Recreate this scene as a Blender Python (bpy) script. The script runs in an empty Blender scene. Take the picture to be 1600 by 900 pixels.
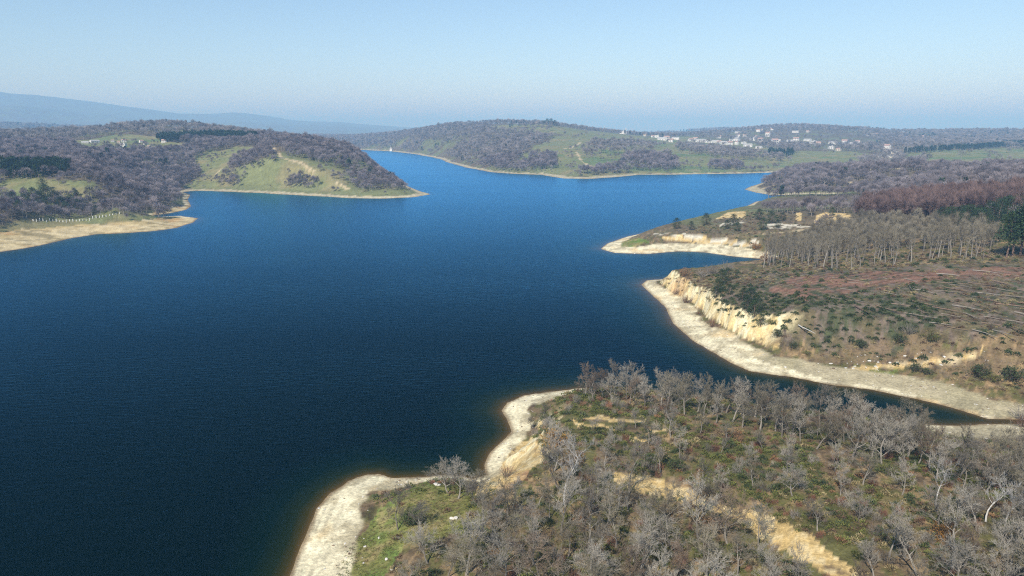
import bpy, math, random
import numpy as np
from mathutils import Vector

R = math.radians
random.seed(11)
rng = np.random.default_rng(11)
scene = bpy.context.scene
COL = scene.collection

# ------------------------------------------------------------------ camera geometry (measured from the photograph)
CAMZ, FPX, PITCH = 60.0, 1142.0, math.atan(245.0 / 1142.0)
CP, SP = math.cos(PITCH), math.sin(PITCH)


def ray(px, py):
    px = np.asarray(px, float); py = np.asarray(py, float)
    dx = (px - 800) / FPX; dv = -(py - 450) / FPX
    return dx, CP + dv * SP, -SP + dv * CP


def at_z(px, py, z=0.0):
    dx, dy, dz = ray(px, py)
    t = (z - CAMZ) / dz
    return dx * t, dy * t


def at_d(px, py, D):
    dx, dy, dz = ray(px, py)
    t = D / np.hypot(dx, dy)
    return dx * t, dy * t, CAMZ + dz * t


# ------------------------------------------------------------------ noise
def _hash(ix, iy, seed):
    h = (ix.astype(np.int64) * 374761393 + iy.astype(np.int64) * 668265263 + seed * 1442695041) & 0xFFFFFFFF
    h = ((h ^ (h >> 13)) * 1274126177) & 0xFFFFFFFF
    h = h ^ (h >> 16)
    return (h & 0xFFFF) / 65535.0


def vnoise(x, y, seed=0):
    x = np.asarray(x, float); y = np.asarray(y, float)
    ix = np.floor(x); iy = np.floor(y)
    fx = x - ix; fy = y - iy
    fx = fx * fx * (3 - 2 * fx); fy = fy * fy * (3 - 2 * fy)
    a = _hash(ix, iy, seed); b = _hash(ix + 1, iy, seed)
    c = _hash(ix, iy + 1, seed); d = _hash(ix + 1, iy + 1, seed)
    return (a * (1 - fx) + b * fx) * (1 - fy) + (c * (1 - fx) + d * fx) * fy


def fbm(x, y, oct=4, seed=0):
    s = 0; a = 0.5; n = 0
    for k in range(oct):
        s = s + a * vnoise(x * 2 ** k + 17.3 * k, y * 2 ** k - 9.1 * k, seed + k); n += a; a *= 0.55
    return s / n


def sstep(a, b, x):
    t = np.clip((x - a) / (b - a), 0, 1)
    return t * t * (3 - 2 * t)


# ------------------------------------------------------------------ shoreline of the lake
# (photo x, photo y, beach width in m, slope above the beach, ground height control)
S = [
    (420, 990, 11.5, .22, 2), (436, 940, 11.5, .22, 2), (450, 900, 11.5, .22, 2), (462, 870, 11.5, .22, 2), (478, 830, 11.5, .22, 2), (492, 795, 11.5, .2, 2), (515, 770, 9, .2, 2), (545, 751, 9, .2, 2),
    (575, 742, 8, .22, 2), (592, 741, 7, .25, 2), (612, 746, 5, .3, 2), (640, 745, 3.5, .35, 2), (672, 744, 2.5, .4, 2), (700, 741, 1.5, .5, 2),
    (740, 748, 2, .6, 2.5), (757, 742, 3, .8, 3), (755, 726, 4.5, .9, 4), (765, 706, 5, .9, 5), (788, 686, 5, .9, 5), (798, 674, 5, .9, 5),
    (792, 656, 6, .6, 4), (783, 642, 8, .4, 3), (792, 629, 10, .4, 3), (820, 618, 11, .4, 3), (860, 612, 10, .5, 3), (905, 607, 5, .6, 3),
    (950, 608, 2, .6, 3), (1000, 613, 2, .5, 3), (1100, 627, 2, .5, 3), (1200, 641, 2, .5, 3), (1300, 653, 2, .5, 3), (1400, 661, 3, .4, 3),
    (1450, 663, 10, .25, 2), (1500, 665, 13, .2, 2), (1545, 662, 13, .2, 2), (1600, 662, 8, .2, 2), (1660, 664, 6, .2, 2),
    (1660, 660, 6, .2, 2), (1600, 656, 8, .2, 2), (1545, 655, 12, .2, 2), (1500, 641, 14, .2, 2), (1440, 625, 15, .22, 2), (1350, 607, 15, .22, 2), (1290, 600, 15, .25, 2), (1240, 590, 15, .2, 2),
    (1170, 580, 15, .2, 3), (1145, 568, 14, .25, 3), (1120, 553, 14, .8, 5), (1080, 530, 14, 2.0, 6), (1050, 505, 13, 2.2, 6), (1040, 482, 11.5, 2.2, 6), (1020, 462, 8, 1.7, 7), (1001, 445, 8, .8, 5),
    (1010, 438, 5, .7, 5), (1050, 435, 2, .8, 6), (1085, 433, 2, .8, 6), (1105, 426, 2, .7, 5), (1130, 419, 2, .5, 4), (1150, 415, 2, .4, 4), (1172, 411, 4, .3, 3),
    (1192, 405, 12, .3, 3), (1150, 401, 22, .35, 3), (1100, 394, 25, .42, 3), (1060, 393, 25, .42, 3), (1010, 397, 20, .4, 2), (960, 395, 16, .3, 2),
    (937, 389, 12, .3, 2), (950, 380, 10, .3, 2), (980, 370, 4, .5, 4), (1015, 361, 3, .6, 5), (1050, 352, 3, .6, 5), (1090, 344, 3, .6, 5), (1128, 334, 5, .6, 5), (1150, 329, 8, .6, 5),
    (1168, 322, 4, .5, 4), (1180, 315, 3, .4, 4), (1215, 310, 3, .3, 4), (1260, 309, 3, .3, 4), (1330, 309, 3, .3, 4), (1340, 306, 5, .2, 3), (1290, 305.5, 14, .15, 2),
    (1240, 305, 18, .15, 2), (1205, 305, 18, .2, 2), (1180, 301, 18, .2, 2), (1164, 296, 16, .2, 2), (1174, 291, 8, .3, 3), (1195, 284, 4, .3, 4), (1215, 277, 4, .3, 4),
    (1235, 271, 4, .3, 4), (1265, 267.5, 5, .2, 3), (1290, 266.5, 5, .2, 3), (1290, 264, 10, .1, 2),
    (1260, 265.5, 12, .1, 2), (1235, 267.5, 14, .1, 2), (1200, 270, 14, .12, 2), (1165, 271, 14, .12, 2), (1100, 272, 14, .12, 2), (1050, 273, 14, .12, 2), (1000, 273, 14, .12, 2), (960, 277, 18, .12, 2),
    (920, 279.5, 20, .12, 2), (880, 279, 20, .12, 2), (845, 273, 14, .2, 3), (800, 271.5, 12, .25, 3), (765, 269, 12, .3, 3), (730, 262, 12, .3, 4), (700, 254, 12, .3, 5), (690, 249, 14, .3, 5),
    (650, 241, 16, .3, 5), (612, 236.5, 18, .3, 5), (560, 234, 18, .3, 5), (535, 233, 15, .2, 5), (520, 233.5, 10, .2, 6),
    (530, 238, 10, .3, 6), (560, 246, 8, .3, 6), (590, 262, 8, .3, 6), (615, 277, 8, .3, 5), (640, 292, 8, .3, 4), (660, 299.5, 9, .2, 2),
    (673, 303.5, 12, .15, 1.5), (650, 308, 13, .15, 2), (600, 310.5, 13, .15, 2), (550, 309.5, 13, .15, 2), (500, 307, 13, .15, 2), (440, 304, 13, .15, 2), (400, 301.5, 13, .15, 2), (340, 299, 13, .15, 2), (305, 298, 13, .15, 2),
    (285, 300, 9, .2, 2), (296, 304, 6, .3, 3), (292, 312, 4, .4, 4), (297, 322, 5, .4, 3), (290, 328, 6, .4, 3), (265, 333, 6, .3, 3), (235, 337, 6, .2, 2.5),
    (240, 340, 8, .1, 2), (280, 337, 10, .06, 1.5), (308, 341, 12, .06, 1.2), (300, 348, 16, .06, 1.2), (275, 356, 22, .06, 1.5), (240, 361, 28, .06, 1.8), (200, 364, 30, .06, 2), (150, 366, 32, .06, 2),
    (108, 373, 34, .06, 2), (60, 384, 34, .06, 2), (0, 394, 34, .06, 2), (-90, 408, 30, .1, 2), (-250, 425, 20, .1, 2), (-500, 450, 15, .1, 3),
]
S = np.array(S, float)
sx, sy = at_z(S[:, 0], S[:, 1], 0.0)
extra = np.array([(-420, 80), (-330, -120), (-120, -170), (-40, -60), (-34, 30)], float)
SX = np.concatenate([sx, extra[:, 0]]); SY = np.concatenate([sy, extra[:, 1]])
SA = np.concatenate([S[:, 2:4], np.tile([8, .2], (5, 1))])
NS = len(SX)


def in_poly(x, y, poly):
    ins = np.zeros(x.shape, bool)
    n = len(poly)
    for i in range(n):
        x0, y0 = poly[i]; x1, y1 = poly[(i + 1) % n]
        if y0 == y1:
            continue
        c = ((y0 > y) != (y1 > y)) & (x < (x1 - x0) * (y - y0) / (y1 - y0) + x0)
        ins ^= c
    return ins


def shore(x, y):
    """signed distance to the shoreline (positive on land), beach width and slope of the nearest shore piece"""
    best = np.full(x.shape, 1e18); w = np.zeros(x.shape); sl = np.zeros(x.shape); ws = np.zeros(x.shape)
    for i in range(NS):
        j = (i + 1) % NS
        ex, ey = SX[j] - SX[i], SY[j] - SY[i]
        L2 = ex * ex + ey * ey + 1e-9
        t = np.clip(((x - SX[i]) * ex + (y - SY[i]) * ey) / L2, 0, 1)
        dd = (x - SX[i] - t * ex) ** 2 + (y - SY[i] - t * ey) ** 2
        best = np.minimum(best, dd)
        k = math.sqrt(L2) / (dd + 1.0) ** 1.5
        w += k * (SA[i, 0] * (1 - t) + SA[j, 0] * t)
        sl += k * (SA[i, 1] * (1 - t) + SA[j, 1] * t)
        ws += k
    d = np.sqrt(best); w = w / ws; sl = sl / ws
    return np.where(in_poly(x, y, list(zip(SX, SY))), -d, d), w, sl


# ------------------------------------------------------------------ height control points
CZ = [  # photo x, photo y, height
    (560, 860, 2.5), (640, 800, 3.2), (700, 790, 3.4), (720, 870, 3.6), (800, 760, 5.5), (830, 700, 6), (860, 660, 6), (900, 630, 5.5), (900, 880, 5), (1000, 640, 6),
    (1000, 760, 6.5), (1050, 800, 5.2), (1200, 720, 8), (1150, 770, 7.6), (1250, 830, 7.6), (1200, 860, 5.6), (1350, 890, 7), (1400, 700, 7), (1500, 800, 9), (1580, 760, 8.5), (1590, 880, 9), (1300, 680, 7), (1100, 660, 7),
    (1540, 720, 6), (1100, 900, 5), (1100, 442, 6.5), (1125, 474, 7), (1160, 502, 6.5), (1190, 526, 5), (1225, 530, 5.5), (1250, 500, 10), (1300, 470, 12), (1215, 540, 4.5), (1300, 555, 5), (1400, 430, 15), (1580, 420, 17), (1400, 500, 11), (1500, 560, 7), (1590, 570, 8),
    (1150, 440, 10), (1200, 430, 10), (1250, 410, 9), (1400, 413, 14), (1560, 402, 17), (1400, 370, 15), (1560, 375, 18), (1400, 348, 15), (1580, 345, 20), (1450, 322, 17), (1590, 316, 24),
    (1100, 372, 5), (1060, 372, 4.5), (1150, 370, 6), (1200, 360, 8), (1280, 347, 10), (1300, 336, 13), (1250, 335, 11), (1200, 340, 9), (1130, 352, 6), (1220, 320, 7), (1300, 318, 9), (1250, 300, 3), (1300, 290, 8), (1250, 283, 7),
    (1350, 300, 9), (1400, 288, 12),
]
CD = [  # photo x, photo y, distance
    (1400, 272, 800), (1500, 285, 620), (1590, 281, 640), (1590, 271, 780), (1500, 268, 940), (1610, 264, 950), (1450, 252, 1350), (1590, 249, 1400), (1300, 262.5, 1130), (1350, 262, 1150), (1450, 240, 1500), (1590, 230, 2000), (1500, 215, 2800), (1450, 209, 3500), (1590, 207, 3500), (1180, 225, 2000), (1200, 240, 1500), (1230, 199, 3000), (1300, 202, 3000), (1380, 206, 3000),
    (1140, 203, 4500), (640, 209.5, 2600), (700, 204.5, 2200), (760, 201.5, 2050), (800, 198, 2000), (858, 195.5, 2000), (900, 203.5, 2050), (950, 208, 2200), (1040, 214, 2600), (540, 216, 3300), (590, 214, 2900),
    (700, 230, 1700), (620, 225, 2300), (800, 240, 1300), (900, 250, 1150), (1000, 255, 1150), (1100, 250, 1250), (870, 215, 1650), (1000, 230, 1600), (1300, 245, 1500), (1300, 225, 2100),
    (0, 214, 1500), (50, 213.5, 1500), (110, 212, 1500), (170, 206.5, 1550), (230, 197, 1600), (280, 199, 1550), (330, 204, 1500), (430, 217, 1300), (500, 227, 1150), (560, 242, 1000), (610, 270, 850), (640, 288.5, 770),
    (200, 222, 1250), (300, 235, 1050), (380, 240, 950), (450, 260, 800), (500, 275, 760), (400, 275, 780), (330, 280, 750), (560, 290, 740), (150, 250, 900), (50, 250, 900),
    (50, 288, 640), (140, 292, 620), (200, 312, 510), (250, 325, 490), (20, 312, 520),
]
CXYZ = []
for px, py, z in CZ:
    x, y = at_z(px, py, z); CXYZ.append((x, y, z))
for px, py, D in CD:
    x, y, z = at_d(px, py, D); CXYZ.append((x, y, z))
for px, py in ((40, 340), (100, 341), (150, 336), (0, 350)):
    x, y = at_z(px, py, 3.5); CXYZ.append((x, y, 3.5))
for i in range(0, len(S), 1):
    CXYZ.append((sx[i], sy[i], S[i, 4]))
for az in np.linspace(-0.62, 0.62, 12):       # behind the crests the land drops again
    CXYZ.append((3900 * math.sin(az), 3900 * math.cos(az), 30))
    for r_ in (6500, 9500, 16000, 32000):
        CXYZ.append((r_ * math.sin(az), r_ * math.cos(az), 22))
for az, r_, z in ((-.5, 2300, 35), (-.35, 2300, 30), (-.2, 2000, 15), (-.9, 500, 8), (-.9, 1500, 40), (.9, 200, 8), (.9, 600, 20), (.9, 1500, 25), (1.4, 100, 8), (2.2, 100, 9), (-2.5, 400, 10), (2.8, 600, 10), (-1.6, 700, 10), (.5, 70, 7), (.9, 70, 8), (.2, 60, 5)):
    CXYZ.append((r_ * math.sin(az), r_ * math.cos(az), z))
CXYZ = np.array(CXYZ)


def uv(x, y):
    return np.arctan2(x, y) * 2.0, np.log(np.maximum(np.hypot(x, y), 15))


cu, cv = uv(CXYZ[:, 0], CXYZ[:, 1])
n = len(CXYZ)
rr = np.hypot(cu[:, None] - cu, cv[:, None] - cv)
K = np.where(rr > 0, rr ** 2 * np.log(rr + 1e-12), 0) + np.eye(n) * 2e-4
Pm = np.stack([np.ones(n), cu, cv], 1)
Amat = np.block([[K, Pm], [Pm.T, np.zeros((3, 3))]])
W_ = np.linalg.solve(Amat, np.concatenate([CXYZ[:, 2], np.zeros(3)]))


def tps(x, y):
    u, v = uv(x, y)
    out = np.full(u.shape, W_[n]) + W_[n + 1] * u + W_[n + 2] * v
    for i in range(n):
        q = (u - cu[i]) ** 2 + (v - cv[i]) ** 2
        out += W_[i] * 0.5 * q * np.log(q + 1e-12)
    return out


MOUNT = [(-700, 150), (-200, 140), (0, 143), (60, 150), (100, 155), (160, 160), (200, 165), (250, 172), (280, 177), (330, 179), (380, 179), (420, 183), (460, 189), (530, 192), (580, 195), (640, 199), (700, 204), (800, 207), (1000, 208), (1200, 208), (1700, 208), (2400, 206)]
ma, mz = [], []
for px, py in MOUNT:
    x, y, z = at_d(px, py, 11000.); ma.append(math.atan2(x, y)); mz.append(max(z - 20, 0))


def height(x, y):
    """terrain height and shore data at world points"""
    r = np.hypot(x, y)
    d, w, sl = shore(x, y)
    amp = np.clip(r * 0.0035, .25, 4)
    d = d + (fbm(x / (amp * 7), y / (amp * 7), 4, 3) - .5) * 2.6 * amp
    steep = sstep(.55, .9, sl) * sstep(1, 6, d)
    gul = (fbm(x / 3.2, y / 3.2, 3, 21) - .5) * 4.5 * steep
    base = np.clip(tps(x, y), 1.3, 130)
    k = np.clip(r / 500, .12, 1.6)
    base = base + (fbm(x / (22 * k + 5), y / (22 * k + 5), 4, 5) - .5) * 3.2 * k * sstep(2, 40, d)
    base = base + (fbm(x / 3.5, y / 3.5, 3, 8) - .5) * .9 * np.clip(1 - r / 500, 0, 1) * sstep(1, 10, d)
    az = np.arctan2(x, y)
    mh = np.interp(az, ma, mz)
    prof = np.exp(-((r - 11000) / 2100) ** 2)
    fold = fbm(x / 900, y / 900, 4, 31)
    front = np.exp(-((r - 8200) / 900) ** 2) * np.interp(az, ma, mz) * .28
    base = base + mh * prof * (.93 + .12 * fold) * 1.0 + front * (fold + .3) + sstep(5000, 7000, r) * (fold - .5) * 40
    hm = np.exp(-((r - 4300) / 500) ** 2) * np.interp(az, [-1, -.62, -.55, -.45, -.3, -.1, .05, .2, 1], [40, 62, 55, 22, 0, 0, 0, 0, 0])
    base = base + hm
    dl = d + gul
    prof_b = np.where(dl < w, .11 * dl, .11 * w + sl * (dl - w) + .012 * np.minimum(dl - w, 200) ** 2)
    hk = .6 * np.clip(r / 150, 1, 6)
    m = np.clip(.5 + .5 * (base - prof_b) / hk, 0, 1)
    z = base * (1 - m) + prof_b * m - hk * m * (1 - m)
    zw = np.maximum(-.14 * -d, -3.0)
    z = np.where(d < 0, zw, np.maximum(z, .10 * np.minimum(d, .6)))
    return z, d, w, sl


# ------------------------------------------------------------------ polar grid (fine inside the view, coarse behind the camera)
azs = np.concatenate([np.linspace(-math.pi, -.95, 40, endpoint=False), np.linspace(-.95, -.68, 60, endpoint=False), np.linspace(-.68, .68, 800), np.linspace(.68, .95, 90)[1:], np.linspace(.95, math.pi, 60)[1:]])
rs = np.concatenate([[2, 12, 24, 36, 46, 54], 60 * 1.0078 ** np.arange(0, 810)])
rs = rs[rs < 32000]
NA, NR = len(azs), len(rs)
AZ, RR = np.meshgrid(azs, rs)
GX, GY = RR * np.sin(AZ), RR * np.cos(AZ)
GZ, GD, GW, GS = height(GX, GY)
lnrs = np.log(rs)


def grid_at(G, x, y):
    a = np.arctan2(x, y); l = np.log(np.maximum(np.hypot(x, y), 2.01))
    i = np.clip(np.searchsorted(azs, a) - 1, 0, NA - 2); j = np.clip(np.searchsorted(lnrs, l) - 1, 0, NR - 2)
    fa = np.clip((a - azs[i]) / (azs[i + 1] - azs[i]), 0, 1); fr = np.clip((l - lnrs[j]) / (lnrs[j + 1] - lnrs[j]), 0, 1)
    return (G[j, i] * (1 - fa) + G[j, i + 1] * fa) * (1 - fr) + (G[j + 1, i] * (1 - fa) + G[j + 1, i + 1] * fa) * fr


ELEV = (GZ - CAMZ) / RR
RUNMAX = np.maximum.accumulate(ELEV, axis=0)


def hit(px, py):
    """first ground point seen at a photo position"""
    px = np.atleast_1d(np.asarray(px, float)); py = np.atleast_1d(np.asarray(py, float))
    dx, dy, dz = ray(px, py)
    hd = np.hypot(dx, dy)
    X = np.zeros(len(px)); Y = np.zeros(len(px)); done = np.zeros(len(px), bool)
    prev = None
    for D in 55 * 1.004 ** np.arange(0, 1480):
        t = D / hd
        x, y, z = dx * t, dy * t, CAMZ + dz * t
        h = np.maximum(grid_at(GZ, x, y), 0)
        m = (~done) & (z <= h)
        X[m] = x[m]; Y[m] = y[m]; done |= m
        if done.all():
            break
    t = 4000 / hd
    X[~done] = (dx * t)[~done]; Y[~done] = (dy * t)[~done]
    return X, Y


def poly(*pts):
    p = np.array(pts, float)
    # refine the outline so that it follows the ground
    q = []
    for i in range(len(p)):
        a, b = p[i], p[(i + 1) % len(p)]
        for k in range(3):
            q.append(a + (b - a) * k / 3)
    q = np.array(q)
    x, y = hit(q[:, 0], q[:, 1])
    return list(zip(x, y))


def pin(x, y, polys, wob=0.0, seed=40):
    m = np.zeros(x.shape, bool)
    if wob:
        r = np.hypot(x, y)
        k = np.clip(r * wob, .3, 60)
        x2 = x + (fbm(x / (2 * k), y / (2 * k), 3, seed) - .5) * 2.4 * k
        y2 = y + (fbm(x / (2 * k), y / (2 * k), 3, seed + 7) - .5) * 2.4 * k
    else:
        x2, y2 = x, y
    for p in polys:
        a = np.array(p)
        bb = (x2 >= a[:, 0].min()) & (x2 <= a[:, 0].max()) & (y2 >= a[:, 1].min()) & (y2 <= a[:, 1].max())
        if bb.any():
            sub = in_poly(x2[bb], y2[bb], p)
            m[bb] |= sub
    return m


# ------------------------------------------------------------------ land cover, traced once and laid on the terrain
MEADOW = [poly((0, 283), (60, 282), (150, 285), (165, 296), (135, 312), (60, 312), (0, 308)), poly((120, 222), (185, 210), (240, 213), (262, 222), (300, 226), (290, 234), (240, 239), (140, 238), (110, 228)),
          poly((300, 249), (365, 229), (412, 230), (395, 242), (356, 254), (352, 270), (330, 280), (305, 268)),
          poly((282, 292), (330, 270), (400, 256), (425, 240), (475, 250), (530, 264), (570, 282), (640, 291), (665, 303), (600, 309), (400, 300), (300, 297)),
          poly((830, 232), (880, 212), (960, 210), (1060, 218), (1150, 228), (1240, 236), (1330, 236), (1400, 250), (1400, 262), (1290, 263), (1200, 268), (1000, 272), (930, 277), (860, 274), (800, 258)),
          poly((760, 202), (860, 199), (920, 205), (980, 211), (960, 216), (860, 208), (780, 206)), poly((1400, 240), (1470, 236), (1640, 228), (1640, 246), (1500, 250), (1420, 252)),
          poly((1060, 213), (1200, 226), (1160, 232), (1060, 222)), poly((1180, 303), (1330, 297), (1340, 303), (1250, 305)), poly((190, 340), (150, 339), (60, 346), (0, 351), (0, 364), (60, 359), (150, 353), (250, 344), (250, 338))]
def arcpoly(*pts):
    q = []
    for px, D in pts:
        a = math.atan((px - 800) / FPX / CP); q.append((D * math.sin(a), D * math.cos(a)))
    return q


MEADOW += [arcpoly((770, 1960), (850, 1940), (920, 1950), (1010, 1950), (1010, 2350), (920, 2250), (850, 2150), (770, 2130)), arcpoly((1425, 1080), (1640, 960), (1640, 2050), (1425, 1650))]
COPSE = [poly((352, 262), (385, 242), (430, 244), (445, 258), (400, 270), (368, 272)), poly((425, 290), (470, 279), (505, 294), (450, 298)), poly((520, 276), (580, 268), (620, 284), (635, 296), (570, 300), (530, 290)),
         poly((328, 286), (350, 275), (385, 285), (380, 293), (340, 293)), poly((470, 262), (520, 268), (520, 274), (468, 269)), poly((960, 262), (975, 240), (1020, 236), (1060, 252), (1062, 266), (1000, 268)), poly((1100, 264), (1110, 257), (1160, 258), (1160, 266)),
         poly((800, 262), (830, 244), (868, 246), (870, 262), (840, 270)), poly((1050, 236), (1060, 228), (1140, 236), (1230, 248), (1228, 255), (1130, 250)), poly((900, 242), (890, 232), (960, 228), (975, 240)),
         poly((920, 226), (1000, 224), (1040, 230), (960, 234)), poly((1330, 250), (1420, 246), (1400, 256), (1340, 258)), poly((900, 271), (960, 266), (1000, 270), (930, 274))]
CONIFER = [poly((0, 262), (60, 263), (112, 265), (110, 277), (60, 280), (0, 280)), poly((240, 216), (330, 212), (400, 216), (400, 224), (330, 221), (250, 224)), poly((1195, 246), (1205, 239), (1240, 240), (1236, 247)), poly((1410, 240), (1600, 226), (1600, 229), (1410, 242))]
CLEAR = [poly((1150, 440), (1200, 426), (1400, 416), (1600, 408), (1640, 520), (1480, 545), (1300, 548), (1205, 530), (1125, 470))]
REDSOIL = [poly((1190, 455), (1230, 435), (1300, 425), (1420, 420), (1600, 412), (1600, 428), (1440, 440), (1330, 455), (1260, 470))]
BARE = [poly((1264, 350), (1270, 336), (1290, 331), (1330, 338), (1332, 350), (1300, 355)), poly((1240, 345), (1244, 333), (1256, 333), (1258, 347)), poly((1120, 341), (1140, 331), (1165, 330), (1165, 340)), poly((1020, 372), (1060, 368), (1170, 378), (1182, 386), (1080, 380)),
        poly((955, 735), (1010, 744), (1070, 764), (1115, 778), (1150, 800), (1195, 806), (1255, 832), (1300, 868), (1350, 896), (1380, 925), (1330, 925), (1285, 895), (1230, 866), (1180, 838), (1130, 806), (1060, 784), (1000, 768), (955, 752)),
        poly((895, 655), (930, 651), (1010, 656), (1008, 661), (930, 657)), poly((1010, 672), (1045, 670), (1042, 676), (1010, 677)), poly((985, 681), (1020, 690), (1016, 694), (985, 686)),
        poly((1290, 575), (1340, 573), (1420, 567), (1470, 562), (1470, 567), (1420, 573), (1340, 579)), poly((1500, 556), (1540, 552), (1548, 556), (1505, 561)), poly((740, 780), (800, 690), (840, 690), (850, 720), (800, 760)), poly((1195, 540), (1180, 520), (1210, 535), (1225, 548)),
        poly((1480, 292), (1500, 290), (1560, 291), (1560, 294), (1500, 295)), poly((890, 654), (915, 662), (960, 668), (958, 672), (905, 666))]
LEDGE = [poly((1012, 366), (1060, 372), (1120, 378), (1180, 388), (1182, 381), (1120, 371), (1060, 364)), poly((1190, 352), (1215, 349), (1275, 356), (1268, 360), (1200, 358)), poly((1120, 350), (1160, 345), (1165, 348), (1125, 354))]
GRASS = [poly((522, 900), (566, 833), (596, 795), (632, 770), (672, 752), (690, 760), (730, 775), (760, 800), (740, 830), (690, 840), (640, 850), (600, 905), (560, 930)), poly((960, 392), (975, 377), (1000, 373), (1020, 378), (1000, 386)), poly((1330, 573), (1360, 573), (1400, 577), (1400, 581), (1340, 580))]
TAN = [poly((0, 362), (60, 357), (150, 351), (240, 344), (320, 338), (320, 350), (250, 368), (100, 382), (0, 402), (-90, 410), (-90, 370)), poly((235, 340), (250, 330), (290, 320), (303, 326), (290, 334))]
OLIVESAND = [poly((1180, 560), (1230, 550), (1320, 566), (1420, 585), (1600, 600), (1660, 640), (1660, 670), (1540, 650), (1400, 612), (1260, 588)), poly((1440, 668), (1600, 668), (1620, 700), (1440, 690))]
HEATH = [poly((890, 612), (950, 622), (1060, 645), (1040, 665), (960, 655), (890, 648)), poly((1000, 690), (1100, 680), (1250, 720), (1400, 770), (1500, 830), (1460, 880), (1300, 850), (1150, 790), (1040, 740))]
DRYWOOD = [poly((1280, 548), (1400, 540), (1600, 530), (1600, 600), (1500, 592), (1420, 575), (1280, 565))]


def path(pts):
    p = np.array(pts, float)
    x, y = hit(p[:, 0], p[:, 1])
    return np.stack([x, y], 1)


TRACKS = [(path([(427, 232), (437, 243), (441, 248), (470, 255), (482, 264), (490, 270)]), 4.5), (path([(525, 287), (545, 296)]), 3.5), (path([(880, 232), (890, 233), (903, 226), (908, 222)]), 3.5), (path([(900, 237), (907, 250), (925, 263)]), 4.5),
          (path([(1180, 297), (1210, 290), (1230, 281), (1236, 278), (1262, 276)]), 5), (path([(1325, 283), (1333, 288), (1340, 297)]), 3), (path([(1300, 281), (1304, 274)]), 5), (path([(1422, 277), (1428, 282)]), 3), (path([(940, 225), (960, 229)]), 4),
          (path([(350, 262), (345, 265), (338, 272)]), 3), (path([(1290, 264), (1340, 263), (1400, 264), (1440, 262)]), 7), (path([(1190, 367), (1230, 363), (1290, 352), (1340, 347)]), 2.5), (path([(1300, 578), (1360, 575), (1420, 570), (1500, 562)]), 2.0)]


def dist_path(x, y, P):
    b = np.full(x.shape, 1e18)
    for i in range(len(P) - 1):
        e = P[i + 1] - P[i]
        t = np.clip(((x - P[i, 0]) * e[0] + (y - P[i, 1]) * e[1]) / (e @ e + 1e-9), 0, 1)
        b = np.minimum(b, (x - P[i, 0] - t * e[0]) ** 2 + (y - P[i, 1] - t * e[1]) ** 2)
    return np.sqrt(b)


def mixc(c, col, m):
    return c * (1 - m[..., None]) + np.array(col) * m[..., None]


def windrow(x, y):
    """brush raked into curved rows across the felled clearing"""
    a = R(38) + .004 * (x - 90)
    q = (x * np.cos(a) + y * np.sin(a)) / 3.4 + 2.2 * fbm(x / 30, y / 30, 3, 110)
    return sstep(.35, .85, .5 + .5 * np.sin(q * 2 * math.pi)) * sstep(.3, .5, fbm(x / 10, y / 10, 3, 111))


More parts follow.
